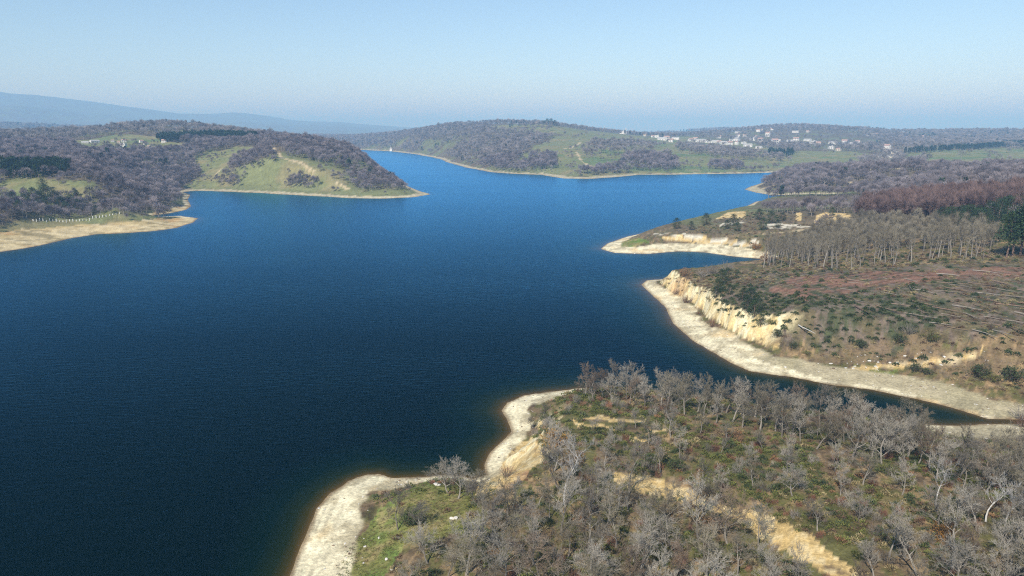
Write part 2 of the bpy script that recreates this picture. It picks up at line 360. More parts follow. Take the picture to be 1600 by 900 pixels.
def ground_cover(x, y, z, d, w, sl, slope):
    r = np.hypot(x, y)
    n1 = fbm(x / 2.2, y / 2.2, 4, 61); n2 = fbm(x / 9, y / 9, 4, 62); n3 = fbm(x / 1.0, y / 1.0, 3, 63); n4 = fbm(x / 60, y / 60, 4, 64)
    c = np.zeros(x.shape + (3,)) + np.array((.19, .135, .075))
    c = mixc(c, (.125, .125, .04), sstep(.40, .56, n1) * .85)
    c = mixc(c, (.33, .225, .115), sstep(.5, .66, n3) * sstep(.40, .6, n2) * .85)
    c = mixc(c, (.06, .045, .028), sstep(.58, .72, fbm(x / 1.6, y / 1.6, 3, 66)) * .7)
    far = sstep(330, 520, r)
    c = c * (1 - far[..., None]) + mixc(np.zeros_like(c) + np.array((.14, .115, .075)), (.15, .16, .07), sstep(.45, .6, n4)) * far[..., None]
    mh = pin(x, y, HEATH, .012).astype(float)
    c = mixc(c, (.10, .10, .03), mh * .55 * sstep(.35, .5, n1))
    mm = pin(x, y, MEADOW, .006)
    c = mixc(c, (.185, .20, .085), mm * .95)
    c = mixc(c, (.26, .22, .11), mm * sstep(.5, .66, fbm(x / 25, y / 25, 4, 70)) * .7)
    c = mixc(c, (.10, .17, .06), mm * sstep(.55, .7, fbm(x / 70, y / 45, 3, 71)) * .7)
    mc = pin(x, y, CLEAR, .012)
    c = mixc(c, (.15, .125, .07), mc * .8)
    c = mixc(c, (.07, .085, .04), mc * sstep(.45, .58, fbm(x / 5, y / 5, 4, 72)) * .9)
    c = mixc(c, (.21, .155, .125), mc * sstep(.5, .66, fbm(x / 1.3, y / 4, 3, 73)) * .7)
    c = mixc(c, (.28, .15, .10), pin(x, y, REDSOIL, .03) * sstep(.36, .54, fbm(x / 4, y / 4, 4, 74)) * .85)
    c = c * (1 - .38 * mc * windrow(x, y))[..., None]
    c = mixc(c, (.22, .155, .09), pin(x, y, DRYWOOD, .02) * sstep(.42, .58, n1) * .8)
    mg = pin(x, y, GRASS, .012).astype(float)
    c = mixc(c, (.22, .215, .065), mg)
    c = mixc(c, (.14, .205, .045), mg * sstep(.36, .60, n2))
    c = mixc(c, (.34, .27, .12), mg * sstep(.52, .68, n1) * .7)
    for P, wd in TRACKS:
        near = (x > P[:, 0].min() - 60) & (x < P[:, 0].max() + 60) & (y > P[:, 1].min() - 60) & (y < P[:, 1].max() + 60)
        if near.any():
            dd = dist_path(x[near], y[near], P) + (fbm(x[near] / 9, y[near] / 9, 3, 75) - .5) * wd * 1.2
            m = np.zeros(x.shape); m[near] = 1 - sstep(wd * .3, wd * .6, dd)
            c = mixc(c, (.52, .42, .25), m * .9)
    mb = pin(x, y, BARE, .008) * sstep(.26, .40, n1)
    c = mixc(c, (.60, .43, .18), mb)
    c = mixc(c, (.66, .53, .29), mb * sstep(.5, .64, n3) * .8)
    c = mixc(c, (.34, .2, .1), mb * sstep(.62, .74, n2))
    c = mixc(c, (.62, .57, .44), pin(x, y, LEDGE, .008) * sstep(.4, .5, fbm(x / 5, y / 5, 4, 77)))
    cl = sstep(.45, .7, slope) * (1 - sstep(19, 27, d)) * sstep(.6, .9, sl) * sstep(.28, .42, n2 + .1)
    c = mixc(c, (.68, .52, .25), cl)
    c = mixc(c, (.78, .68, .43), cl * sstep(.42, .56, n1))
    c = mixc(c, (.46, .27, .11), cl * sstep(.62, .74, n2) * .7)
    # beach
    tan = pin(x, y, TAN, .006).astype(float); ol = pin(x, y, OLIVESAND, .006).astype(float)
    wn = w * (.85 + .5 * (n2 - .5)) + (n1 - .5) * 1.8
    be = 1 - sstep(wn * .93, wn * 1.03 + .2, d)
    sand = np.zeros(x.shape + (3,)) + np.array((.80, .71, .47))
    sand = mixc(sand, (.50, .43, .27), sstep(.48, .64, fbm(x / 3, y / 3, 4, 80) + .16 * sstep(.3, .8, d / np.maximum(w, .1)) - .05))
    sand = mixc(sand, (.66, .47, .22), sstep(.6, .75, n2) * .6)
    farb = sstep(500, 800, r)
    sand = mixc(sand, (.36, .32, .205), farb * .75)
    sand = mixc(sand, (.44, .375, .23), ol * .85)
    sand = mixc(sand, (.35, .31, .18), ol * sstep(.5, .65, n2) * .6)
    strat = sstep(.45, .8, .5 + .5 * np.sin(d * 4.2 + 5 * n2)) * sstep(.3, .5, fbm(x / 7, y / 7, 3, 86))
    sand = sand * (1 - .16 * strat * sstep(.6, 1.5, d) * (1 - sstep(wn * .3, wn * .75, d)))[..., None]
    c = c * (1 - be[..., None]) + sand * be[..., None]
    tb = tan * (1 - be * .2) * sstep(-2, 1, d)
    c = mixc(c, (.52, .40, .19), tb * .85)
    c = mixc(c, (.60, .50, .30), tb * sstep(.55, .7, fbm(x / 40 + y / 9, y / 7, 3, 82)))
    c = mixc(c, (.47, .27, .10), tb * sstep(.58, .7, fbm(x / 30, y / 12, 3, 83)) * .6)
    c = mixc(c, (.2, .165, .075), tb * sstep(.56, .68, fbm(x / 25, y / 5, 3, 84)) * .8)
    wet = 1 - sstep(.15, .9 + r * .002, d)
    c = mixc(c, (.20, .125, .055), wet * .8)
    tint = 1 + .35 * (n3 - .5) + .25 * (n2 - .5)
    return np.clip(c * tint[..., None], .01, .82)


gz_r = np.gradient(GZ, axis=0) / np.maximum(np.gradient(RR, axis=0), 1e-6)
gz_a = np.gradient(GZ, axis=1) / np.maximum(np.gradient(AZ, axis=1) * RR, 1e-6)
SLOPE = np.hypot(gz_r, gz_a)
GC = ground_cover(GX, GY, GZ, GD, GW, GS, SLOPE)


# ------------------------------------------------------------------ materials
def new_mat(name):
    m = bpy.data.materials.new(name); m.use_nodes = True
    nt = m.node_tree; nt.nodes.clear()
    return m, nt, nt.nodes, nt.links


def N(nodes, t, **kw):
    nd = nodes.new(t)
    for k, v in kw.items():
        if k.startswith('i_'):
            nd.inputs[k[2:].replace('_', ' ')].default_value = v
        else:
            setattr(nd, k, v)
    return nd


def mixrgb(nodes, links, fac, a, b, blend='MIX'):
    m = nodes.new('ShaderNodeMix'); m.data_type = 'RGBA'; m.blend_type = blend
    for sock, v in ((m.inputs[0], fac), (m.inputs[6], a), (m.inputs[7], b)):
        if isinstance(v, bpy.types.NodeSocket):
            links.new(v, sock)
        elif isinstance(v, (int, float)):
            sock.default_value = v
        else:
            sock.default_value = (*v, 1) if len(v) == 3 else v
    return m.outputs[2]


def ground_material():
    m, nt, nd, lk = new_mat('ground')
    out = N(nd, 'ShaderNodeOutputMaterial'); b = N(nd, 'ShaderNodeBsdfPrincipled', i_Roughness=.95)
    b.inputs['Specular IOR Level'].default_value = .15
    at = N(nd, 'ShaderNodeAttribute', attribute_name='Col')
    geo = N(nd, 'ShaderNodeNewGeometry')
    n1 = N(nd, 'ShaderNodeTexNoise', i_Scale=1.7, i_Detail=6.0, i_Roughness=.7); lk.new(geo.outputs['Position'], n1.inputs['Vector'])
    n2 = N(nd, 'ShaderNodeTexNoise', i_Scale=.16, i_Detail=5.0, i_Roughness=.65); lk.new(geo.outputs['Position'], n2.inputs['Vector'])
    r1 = N(nd, 'ShaderNodeMapRange'); r1.inputs[1].default_value = .3; r1.inputs[2].default_value = .7; r1.inputs[3].default_value = .62; r1.inputs[4].default_value = 1.3
    lk.new(n1.outputs[0], r1.inputs[0])
    r2 = N(nd, 'ShaderNodeMapRange'); r2.inputs[1].default_value = .3; r2.inputs[2].default_value = .7; r2.inputs[3].default_value = .78; r2.inputs[4].default_value = 1.2
    lk.new(n2.outputs[0], r2.inputs[0])
    mul = N(nd, 'ShaderNodeMath', operation='MULTIPLY'); lk.new(r1.outputs[0], mul.inputs[0]); lk.new(r2.outputs[0], mul.inputs[1])
    vm = N(nd, 'ShaderNodeVectorMath', operation='SCALE'); lk.new(at.outputs['Color'], vm.inputs[0]); lk.new(mul.outputs[0], vm.inputs['Scale'])
    lk.new(vm.outputs[0], b.inputs['Base Color'])
    bp = N(nd, 'ShaderNodeBump', i_Strength=.6, i_Distance=.5); lk.new(n1.outputs[0], bp.inputs['Height']); lk.new(bp.outputs[0], b.inputs['Normal'])
    lk.new(b.outputs[0], out.inputs[0])
    return m


def water_material():
    m, nt, nd, lk = new_mat('water')
    out = N(nd, 'ShaderNodeOutputMaterial')
    at = N(nd, 'ShaderNodeAttribute', attribute_name='off')
    geo = N(nd, 'ShaderNodeNewGeometry')
    ramp = N(nd, 'ShaderNodeValToRGB'); lk.new(at.outputs['Fac'], ramp.inputs[0])
    cr = ramp.color_ramp
    stops = [(0.0, (.105, .07, .026)), (.03, (.07, .047, .014)), (.09, (.036, .033, .009)), (.22, (.010, .019, .008)), (.5, (.0015, .0105, .009)), (1.0, (.0006, .0065, .008))]
    cr.elements[0].position, cr.elements[0].color = stops[0][0], (*stops[0][1], 1)
    cr.elements[1].position, cr.elements[1].color = stops[-1][0], (*stops[-1][1], 1)
    for p, c in stops[1:-1]:
        e = cr.elements.new(p); e.color = (*c, 1)
    mp = N(nd, 'ShaderNodeMapping'); mp.inputs['Rotation'].default_value = (0, 0, R(-28)); mp.inputs['Scale'].default_value = (.32, 1.0, 1.0)
    lk.new(geo.outputs['Position'], mp.inputs[0])
    n1 = N(nd, 'ShaderNodeTexNoise', i_Scale=.85, i_Detail=4.0, i_Roughness=.62, i_Distortion=.3); lk.new(mp.outputs[0], n1.inputs['Vector'])
    mp2 = N(nd, 'ShaderNodeMapping'); mp2.inputs['Rotation'].default_value = (0, 0, R(-35)); mp2.inputs['Scale'].default_value = (.28, 1.0, 1.0); lk.new(geo.outputs['Position'], mp2.inputs[0])
    n2 = N(nd, 'ShaderNodeTexNoise', i_Scale=.02, i_Detail=6.0, i_Roughness=.65, i_Distortion=.6); lk.new(mp2.outputs[0], n2.inputs['Vector'])
    r2 = N(nd, 'ShaderNodeMapRange'); r2.inputs[1].default_value = .32; r2.inputs[2].default_value = .68; r2.inputs[3].default_value = .35; r2.inputs[4].default_value = 1.0
    lk.new(n2.outputs[0], r2.inputs[0])
    bp = N(nd, 'ShaderNodeBump', i_Distance=.17); lk.new(n1.outputs[0], bp.inputs['Height']); lk.new(r2.outputs[0], bp.inputs['Strength'])
    df = N(nd, 'ShaderNodeBsdfDiffuse'); lk.new(ramp.outputs[0], df.inputs[0])
    gl = N(nd, 'ShaderNodeBsdfGlossy', i_Roughness=.24); gl.inputs[0].default_value = (.205, .585, .93, 1); lk.new(bp.outputs[0], gl.inputs['Normal'])
    fr = N(nd, 'ShaderNodeFresnel', i_IOR=1.33); lk.new(bp.outputs[0], fr.inputs['Normal'])
    fp = N(nd, 'ShaderNodeMath', operation='POWER'); lk.new(fr.outputs[0], fp.inputs[0]); fp.inputs[1].default_value = 2.2
    f2 = N(nd, 'ShaderNodeMath', operation='MULTIPLY'); lk.new(fp.outputs[0], f2.inputs[0]); f2.inputs[1].default_value = 2.35; f2.use_clamp = True
    mx = N(nd, 'ShaderNodeMixShader'); lk.new(f2.outputs[0], mx.inputs[0]); lk.new(df.outputs[0], mx.inputs[1]); lk.new(gl.outputs[0], mx.inputs[2])
    lk.new(mx.outputs[0], out.inputs[0])
    return m


def plant_material(name, c1, c2, trans=0.0, scale=3.0, rough=.9):
    """colour varies from plant to plant and inside each plant"""
    m, nt, nd, lk = new_mat(name)
    out = N(nd, 'ShaderNodeOutputMaterial'); b = N(nd, 'ShaderNodeBsdfPrincipled', i_Roughness=rough)
    b.inputs['Specular IOR Level'].default_value = .2
    oi = N(nd, 'ShaderNodeObjectInfo'); tc = N(nd, 'ShaderNodeTexCoord')
    nz = N(nd, 'ShaderNodeTexNoise', i_Scale=scale, i_Detail=3.0); lk.new(tc.outputs['Object'], nz.inputs['Vector'])
    ad = N(nd, 'ShaderNodeMath', operation='MULTIPLY_ADD'); lk.new(nz.outputs[0], ad.inputs[0]); ad.inputs[1].default_value = .9
    sb = N(nd, 'ShaderNodeMath', operation='SUBTRACT'); lk.new(oi.outputs['Random'], sb.inputs[0]); sb.inputs[1].default_value = .45
    lk.new(sb.outputs[0], ad.inputs[2]); ad.use_clamp = True
    lk.new(mixrgb(nd, lk, ad.outputs[0], c1, c2), b.inputs['Base Color'])
    if trans:
        tr = N(nd, 'ShaderNodeBsdfTranslucent'); tr.inputs[0].default_value = (*c2, 1)
        mx = N(nd, 'ShaderNodeMixShader'); mx.inputs[0].default_value = trans
        lk.new(b.outputs[0], mx.inputs[1]); lk.new(tr.outputs[0], mx.inputs[2]); lk.new(mx.outputs[0], out.inputs[0])
    else:
        lk.new(b.outputs[0], out.inputs[0])
    return m


def plain_material(name, c, var=.25, scale=1.5, rough=.85, obj_var=.15):
    m, nt, nd, lk = new_mat(name)
    out = N(nd, 'ShaderNodeOutputMaterial'); b = N(nd, 'ShaderNodeBsdfPrincipled', i_Roughness=rough)
    tc = N(nd, 'ShaderNodeTexCoord'); oi = N(nd, 'ShaderNodeObjectInfo')
    nz = N(nd, 'ShaderNodeTexNoise', i_Scale=scale, i_Detail=5.0, i_Roughness=.65); lk.new(tc.outputs['Object'], nz.inputs['Vector'])
    r1 = N(nd, 'ShaderNodeMapRange'); r1.inputs[1].default_value = .3; r1.inputs[2].default_value = .7; r1.inputs[3].default_value = 1 - var; r1.inputs[4].default_value = 1 + var * .4
    lk.new(nz.outputs[0], r1.inputs[0])
    r2 = N(nd, 'ShaderNodeMapRange'); r2.inputs[3].default_value = 1 - obj_var; r2.inputs[4].default_value = 1 + obj_var * .5; lk.new(oi.outputs['Random'], r2.inputs[0])
    mul = N(nd, 'ShaderNodeMath', operation='MULTIPLY'); lk.new(r1.outputs[0], mul.inputs[0]); lk.new(r2.outputs[0], mul.inputs[1])
    vm = N(nd, 'ShaderNodeVectorMath', operation='SCALE'); vm.inputs[0].default_value = c; lk.new(mul.outputs[0], vm.inputs['Scale'])
    lk.new(vm.outputs[0], b.inputs['Base Color']); lk.new(b.outputs[0], out.inputs[0])
    return m


M = dict(
    ground=ground_material(), water=water_material(),
    bark=plant_material('grey_bark', (.15, .13, .105), (.31, .28, .235), scale=1.2), pale_bark=plant_material('pale_bark', (.48, .46, .42), (.66, .64, .60), scale=1.2), brown_bark=plant_material('brown_bark', (.13, .09, .06), (.22, .16, .11)),
    twig=plant_material('grey_twig', (.145, .127, .10), (.335, .305, .25), scale=.5), pale_twig=plant_material('pale_twig', (.30, .285, .265), (.42, .41, .39)), brown_twig=plant_material('brown_twig', (.12, .09, .064), (.23, .172, .122), scale=.5), olive_twig=plant_material('olive_twig', (.15, .13, .09), (.25, .22, .16), scale=.4),
    far_twig=plant_material('wood_twig', (.115, .098, .10), (.27, .235, .24), scale=.3), hazy_twig=plant_material('hill_twig', (.15, .135, .125), (.29, .26, .25), scale=.3), red_twig=plant_material('red_twig', (.12, .078, .07), (.20, .135, .118), scale=.3),
    needle=plant_material('pine_needle', (.018, .036, .016), (.05, .085, .032), .12, .8), pine_bark=plant_material('pine_bark', (.16, .10, .07), (.28, .2, .15)),
    heath_green=plant_material('heath_green', (.085, .10, .028), (.19, .20, .058), .15, 1.5), heath_dark=plant_material('heath_dark', (.04, .06, .024), (.10, .125, .05), .1, 1.5), heath_brown=plant_material('heath_brown', (.10, .065, .04), (.22, .15, .09), .1, 1.5), heath_rust=plant_material('heath_rust', (.20, .11, .055), (.34, .20, .10), .15, 1.5), straw=plant_material('dry_grass', (.24, .19, .09), (.40, .33, .17), .15, 1.5),
    orange_leaf=plant_material('orange_leaf', (.26, .125, .03), (.40, .22, .055), .2, 1.0), russet_twig=plant_material('russet_twig', (.16, .075, .05), (.28, .14, .09)), dead_wood=plant_material('dead_wood', (.17, .14, .11), (.31, .265, .21)),
    stone=plain_material('pale_stone', (.62, .58, .50)), whitewash=plain_material('whitewash', (.74, .72, .67), .12, .4), cream=plain_material('cream_render', (.62, .55, .43), .12, .4), rooftile=plain_material('red_roof_tile', (.44, .29, .23), .3, .8), greyroof=plain_material('grey_roof', (.45, .44, .43), .2, .5), postpaint=plain_material('white_paint', (.75, .73, .68)), concrete=plain_material('concrete', (.55, .53, .48)),
)


# ------------------------------------------------------------------ mesh helpers
class MB:
    def __init__(self):
        self.v = []; self.f = []; self.mi = []

    def add(self, vs, fs, mi=0):
        o = len(self.v); self.v.extend(vs)
        for f in fs:
            self.f.append(tuple(i + o for i in f)); self.mi.append(mi)

    def tube(self, pts, rad, n=5, mi=0, cap=True):
        rings = []
        o = len(self.v)
        for i, (p, r) in enumerate(zip(pts, rad)):
            a = pts[min(i + 1, len(pts) - 1)] - pts[max(i - 1, 0)]
            a = a.normalized() if a.length > 1e-9 else Vector((0, 0, 1))
            u = a.orthogonal().normalized(); w = a.cross(u)
            for k in range(n):
                t = 2 * math.pi * k / n
                self.v.append(tuple(p + (u * math.cos(t) + w * math.sin(t)) * r))
        for i in range(len(pts) - 1):
            for k in range(n):
                k2 = (k + 1) % n
                self.f.append((o + i * n + k, o + i * n + k2, o + (i + 1) * n + k2, o + (i + 1) * n + k)); self.mi.append(mi)
        if cap:
            self.f.append(tuple(o + (len(pts) - 1) * n + k for k in range(n))); self.mi.append(mi)

    def spike(self, p, q, r, mi=0):
        """a twig: three faces that meet at its tip"""
        a = (q - p)
        if a.length < 1e-6:
            return
        u = a.orthogonal().normalized() * r; w = a.normalized().cross(u)
        o = len(self.v)
        self.v.extend([tuple(p + u), tuple(p - u * .5 + w * .87), tuple(p - u * .5 - w * .87), tuple(q)])
        for f in ((0, 1, 3), (1, 2, 3), (2, 0, 3)):
            self.f.append(tuple(o + i for i in f)); self.mi.append(mi)

    def leaf(self, p, d, up, l, w, mi=0):
        s = d.cross(up)
        s = s.normalized() * w if s.length > 1e-6 else d.orthogonal().normalized() * w
        o = len(self.v)
        self.v.extend([tuple(p), tuple(p + d * l * .5 + s), tuple(p + d * l), tuple(p + d * l * .5 - s)])
        self.f.append((o, o + 1, o + 2, o + 3)); self.mi.append(mi)

    def box(self, c, s, mi=0):
        x, y, z = c; a, b, h = s[0] / 2, s[1] / 2, s[2] / 2
        vs = [(x + i * a, y + j * b, z + k * h) for k in (-1, 1) for j in (-1, 1) for i in (-1, 1)]
        self.add(vs, [(0, 2, 3, 1), (4, 5, 7, 6), (0, 1, 5, 4), (2, 6, 7, 3), (0, 4, 6, 2), (1, 3, 7, 5)], mi)

    def mesh(self, name, mats):
        me = bpy.data.meshes.new(name)
        me.from_pydata(self.v, [], self.f)
        for mm in mats:
            me.materials.append(mm)
        if len(mats) > 1:
            me.polygons.foreach_set('material_index', self.mi)
        me.update()
        return me


def link(name, data, parent=None, loc=None, rot=None, scale=None):
    o = bpy.data.objects.new(name, data)
    COL.objects.link(o)
    if parent:
        o.parent = parent
    if loc is not None:
        o.location = loc
    if rot is not None:
        o.rotation_euler = rot
    if scale is not None:
        o.scale = scale if hasattr(scale, '__len__') else (scale,) * 3
    return o


def tag(o, label, cat, group=None, kind=None):
    if label:
        o['label'] = label
    if cat:
        o['category'] = cat
    if group:
        o['group'] = group
    if kind:
        o['kind'] = kind
    return o


def rv(s=1.0):
    return Vector((random.gauss(0, s), random.gauss(0, s), random.gauss(0, s)))


# ------------------------------------------------------------------ ground and water sheets
def grid_mesh(name, keep, Z):
    idx = np.arange(NA * NR).reshape(NR, NA)
    q = np.stack([idx[:-1, :-1], idx[:-1, 1:], idx[1:, 1:], idx[1:, :-1]], -1)
    k = keep[:-1, :-1] | keep[1:, :-1] | keep[:-1, 1:] | keep[1:, 1:]
    q = q[k]
    used = np.zeros(NA * NR, bool); used[q.ravel()] = True
    remap = np.cumsum(used) - 1
    co = np.stack([GX.ravel(), GY.ravel(), Z.ravel()], 1)[used]
    q = remap[q]
    me = bpy.data.meshes.new(name)
    me.vertices.add(len(co)); me.vertices.foreach_set('co', co.astype(np.float32).ravel())
    me.loops.add(q.size); me.loops.foreach_set('vertex_index', q.astype(np.int32).ravel())
    me.polygons.add(len(q)); me.polygons.foreach_set('loop_start', np.arange(0, q.size, 4, dtype=np.int32))
    me.polygons.foreach_set('use_smooth', np.ones(len(q), bool))
    me.update(calc_edges=True)
    return me, used


me, used = grid_mesh('ground', np.ones((NR, NA), bool), GZ)
ca = me.color_attributes.new('Col', 'FLOAT_COLOR', 'POINT')
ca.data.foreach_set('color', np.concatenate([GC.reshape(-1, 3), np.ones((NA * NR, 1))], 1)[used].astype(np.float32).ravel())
me.materials.append(M['ground'])
tag(link('ground', me), 'wooded hills, fields and sandy shores around the lake', None, kind='structure')
me, used = grid_mesh('water', GD < 3, np.zeros_like(GZ))
fa = me.attributes.new('off', 'FLOAT', 'POINT')
offs = np.clip(-GD, 0, None) / (14 * np.clip(RR / 130, .8, 2.2))
fa.data.foreach_set('value', np.clip(offs.ravel()[used], 0, 1).astype(np.float32))
me.materials.append(M['water'])
tag(link('water', me), 'deep blue reservoir water with fine ripples', None, kind='structure')


# ------------------------------------------------------------------ plants
def bare_tree_meshes(seed, H, spread, clear, upright, counts, twig_r, mats, name, lean=0.0, crooked=.12):
    """trunk mesh (bole and limbs) and crown mesh (branches and twigs) of one leafless tree"""
    random.seed(seed)
    tr, cr = MB(), MB()
    r0 = .019 * H
    top = H * random.uniform(.66, .78)
    pts, p = [Vector((0, 0, -.5))], Vector((0, 0, 0))
    nseg = 6
    dirv = Vector((lean, random.uniform(-.1, .1) * lean, 1)).normalized()
    for i in range(nseg):
        pts.append(p.copy())
        dirv = (dirv + Vector((random.gauss(0, crooked), random.gauss(0, crooked), 0))).normalized()
        p = p + dirv * top / nseg
    pts.append(p.copy())
    rad = [r0 * 1.35] + [r0 * (1 - .86 * i / nseg) for i in range(nseg + 1)]
    tr.tube(pts, rad, 6)

    def on_trunk(t):
        f = 1 + t * nseg; i = min(int(f), nseg); return pts[i].lerp(pts[i + 1] if i + 1 < len(pts) else pts[i], f - i), rad[i]

    def grow(p0, d, L, r, lvl):
        segs = 3 if lvl == 0 else 2
        q = [p0]; dd = d.copy()
        for i in range(segs):
            dd = (dd + rv(.16) + Vector((0, 0, .10 * upright))).normalized()
            q.append(q[-1] + dd * L / segs)
        if lvl == 0:
            tr.tube(q, [r * (1 - .75 * i / segs) for i in range(segs + 1)], 4, cap=False)
        elif lvl < len(counts) - 1:
            cr.tube(q, [r * (1 - .8 * i / segs) for i in range(segs + 1)], 3, cap=False)
        else:
            cr.spike(q[0], q[-1], r)
            return
        for k in range(counts[lvl + 1]):
            t = .25 + .75 * (k + random.random()) / counts[lvl + 1]
            f = t * segs; i = min(int(f), segs - 1)
            s = q[i].lerp(q[i + 1], f - i)
            side = rv(1); side = (side - dd * side.dot(dd)).normalized()
            nd = (dd * random.uniform(.5, 1.0) + side * random.uniform(.5, .95) + Vector((0, 0, .25 * upright))).normalized()
            grow(s, nd, L * random.uniform(.40, .62), max(r * .42, twig_r), lvl + 1)

    ga = random.random() * 6.28
    for k in range(counts[0]):
        t = clear + (1 - clear) * (k + random.random() * .8) / counts[0]
        s, rr_ = on_trunk(min(t, .99))
        ga += 2.4 + random.uniform(-.4, .4)
        el = R(random.uniform(15, 45) + 30 * upright * t)
        d = Vector((math.cos(ga) * math.cos(el), math.sin(ga) * math.cos(el), math.sin(el)))
        L = spread * H * random.uniform(.75, 1.1) * (1.0 - .45 * max(t - .45, 0) / .55)
        grow(s, d, L, rr_ * .52, 0)
    for k in range(3):
        grow(pts[-1], (Vector((random.gauss(0, .5), random.gauss(0, .5), 1))).normalized(), H * .26, rad[-1] * .9, 0)
    return tr.mesh(name + '_trunk', [mats[0]]), cr.mesh(name + '_crown', [mats[1]])


OAK = [bare_tree_meshes(100 + i, 7.5, s, c, u, (9, 6, 6, 6), .0145, (M['bark'], M['twig']), 'oak', l) for i, (s, c, u, l) in enumerate([(.34, .28, .7, 0), (.40, .22, .5, .08), (.30, .35, 1.0, .03), (.36, .3, .8, .16), (.33, .2, .9, -.1), (.42, .3, .45, 0), (.28, .4, 1.1, .05)])]
OAKTINT = ['grey', 'grey', 'grey', 'grey', 'olive-grey', 'olive-grey', 'brown']


def tinted(me, mat):
    m2 = me.copy(); m2.materials[0] = mat
    return m2


OAKCROWN = {'grey': [c for _, c in OAK], 'olive-grey': [tinted(c, M['olive_twig']) for _, c in OAK], 'brown': [tinted(c, M['brown_twig']) for _, c in OAK]}
OAKSHAPE = ['rounded', 'wide', 'narrow', 'leaning', 'low-branched', 'spreading', 'upright']
SLIM = [bare_tree_meshes(200 + i, 12, s, c, 1.3, (8, 5, 5, 4), .02, (M['bark'], M['olive_twig']), 'slim', l, .06) for i, (s, c, l) in enumerate([(.17, .5, 0), (.20, .45, .05), (.15, .55, -.04), (.22, .42, .02)])]
PALE = bare_tree_meshes(301, 11, .27, .48, .8, (8, 5, 5, 5), .014, (M['pale_bark'], M['pale_twig']), 'pale', .05)
MISTLE = [bare_tree_meshes(320 + i, 7, .36, .3, .7, (8, 6, 6, 4), .014, (M['bark'], M['twig']), 'mossy') for i in range(1)]


def leaf_cloud(mb, center, rad, nleaf, ll, lw, up=.3, mi=0):
    for k in range(nleaf):
        d = rv(1).normalized()
        q = random.random() ** .4
        p = Vector(center) + Vector((d.x * rad[0], d.y * rad[1], d.z * rad[2])) * q
        dd = (d + rv(.5) + Vector((0, 0, up))).normalized()
        mb.leaf(p, dd, rv(1).normalized(), ll * random.uniform(.6, 1.3), lw * random.uniform(.7, 1.3), mi)


def pine_meshes(seed, H, form, name, nt=46, nl=34):
    random.seed(seed)
    tr, cr = MB(), MB()
    pts = [Vector((0, 0, -.5)), Vector((0, 0, 0)), Vector((random.gauss(0, .15), random.gauss(0, .15), H * .5)), Vector((random.gauss(0, .3), random.gauss(0, .3), H * .95))]
    tr.tube(pts, [.03 * H, .024 * H, .016 * H, .004 * H], 6)
    lo = .12 if form == 'bushy' else .38
    for k in range(nt):
        t = (k + random.random()) / nt
        h = H * (lo + (1 - lo) * t)
        prof = (math.sin(math.pi * min(1, (.25 + .75 * t) ** 1.1)) * .9 + .14) if form == 'bushy' else (1 - t * .8) * .85
        rad = H * .30 * prof * random.uniform(.55, 1.1)
        a = k * 2.4 + random.uniform(-.5, .5)
        c = Vector((math.cos(a) * rad, math.sin(a) * rad, h + random.uniform(-.3, .4)))
        b = Vector((0, 0, h - rad * .35))
        tr.tube([b, b.lerp(c, .6) + Vector((0, 0, .1)), c], [.006 * H, .004 * H, .002 * H], 3, cap=False)
        s = H * random.uniform(.07, .115)
        leaf_cloud(cr, c, (s * 1.25, s * 1.25, s * .75), nl, H * .055, H * .010, .5)
    leaf_cloud(cr, (pts[-1].x, pts[-1].y, H * .96), (H * .06, H * .06, H * .07), nl, H * .055, H * .010, .8)
    return tr.mesh(name + '_trunk', [M['pine_bark']]), cr.mesh(name + '_crown', [M['needle']])


PINE = [pine_meshes(400 + i, 8, 'bushy', 'pine') for i in range(3)] + [pine_meshes(410 + i, 8, 'tall', 'tallpine') for i in range(2)]


def shrub_meshes(seed, wood, leaf, name, nb=26, leafy=300, H=2.2, spread=1.0, ll=.16, lw=.05):
    random.seed(seed)
    st, cr = MB(), MB()
    tips = []
    for k in range(nb):
        a = k * 2.4; el = R(random.uniform(28, 85))
        d = Vector((math.cos(a) * math.cos(el) * spread, math.sin(a) * math.cos(el) * spread, math.sin(el))).normalized()
        L = H * random.uniform(.6, 1.0)
        p0 = Vector((random.gauss(0, .12), random.gauss(0, .12), -.15)); m_ = p0 + d * L * .5 + rv(.06); p1 = m_ + (d + rv(.15) + Vector((0, 0, .2))).normalized() * L * .5
        st.tube([p0, m_, p1], [.03, .02, .01], 3, cap=False)
        for j in range(9):
            s = p0.lerp(m_, random.random()) if j < 2 else m_.lerp(p1, random.random())
            e = s + (d + rv(.6)).normalized() * L * random.uniform(.15, .32)
            (st if leafy else cr).spike(s, e, .013)
            tips.append(e)
    for k in range(leafy):
        s = random.choice(tips) + rv(.1)
        cr.leaf(s, rv(1).normalized(), rv(1).normalized(), ll * random.uniform(.7, 1.4), lw)
    return st.mesh(name + '_stem', [wood]), cr.mesh(name + '_foliage', [leaf])


SHRUB = dict(
    twiggy=shrub_meshes(500, M['brown_bark'], M['russet_twig'], 'twiggy', 34, 0), orange=shrub_meshes(501, M['brown_bark'], M['orange_leaf'], 'orange', 26, 900), green=shrub_meshes(502, M['brown_bark'], M['heath_green'], 'green', 26, 1000),
    dark=shrub_meshes(503, M['brown_bark'], M['heath_dark'], 'dark', 26, 1100), grey=shrub_meshes(504, M['bark'], M['twig'], 'grey', 40, 0), rust=shrub_meshes(505, M['brown_bark'], M['heath_rust'], 'rust', 24, 700))


# sources of the uncountable cover (not linked to the scene; only the scatter objects draw them)
def source_collection(name, meshes):
    c = bpy.data.collections.new(name)
    for i, m_ in enumerate(meshes):
        o = bpy.data.objects.new('%s_%03d' % (name, i), m_)
        c.objects.link(o)
    return c


def join_meshes(mb_list, mats, name):
    mb = MB()
    return mb


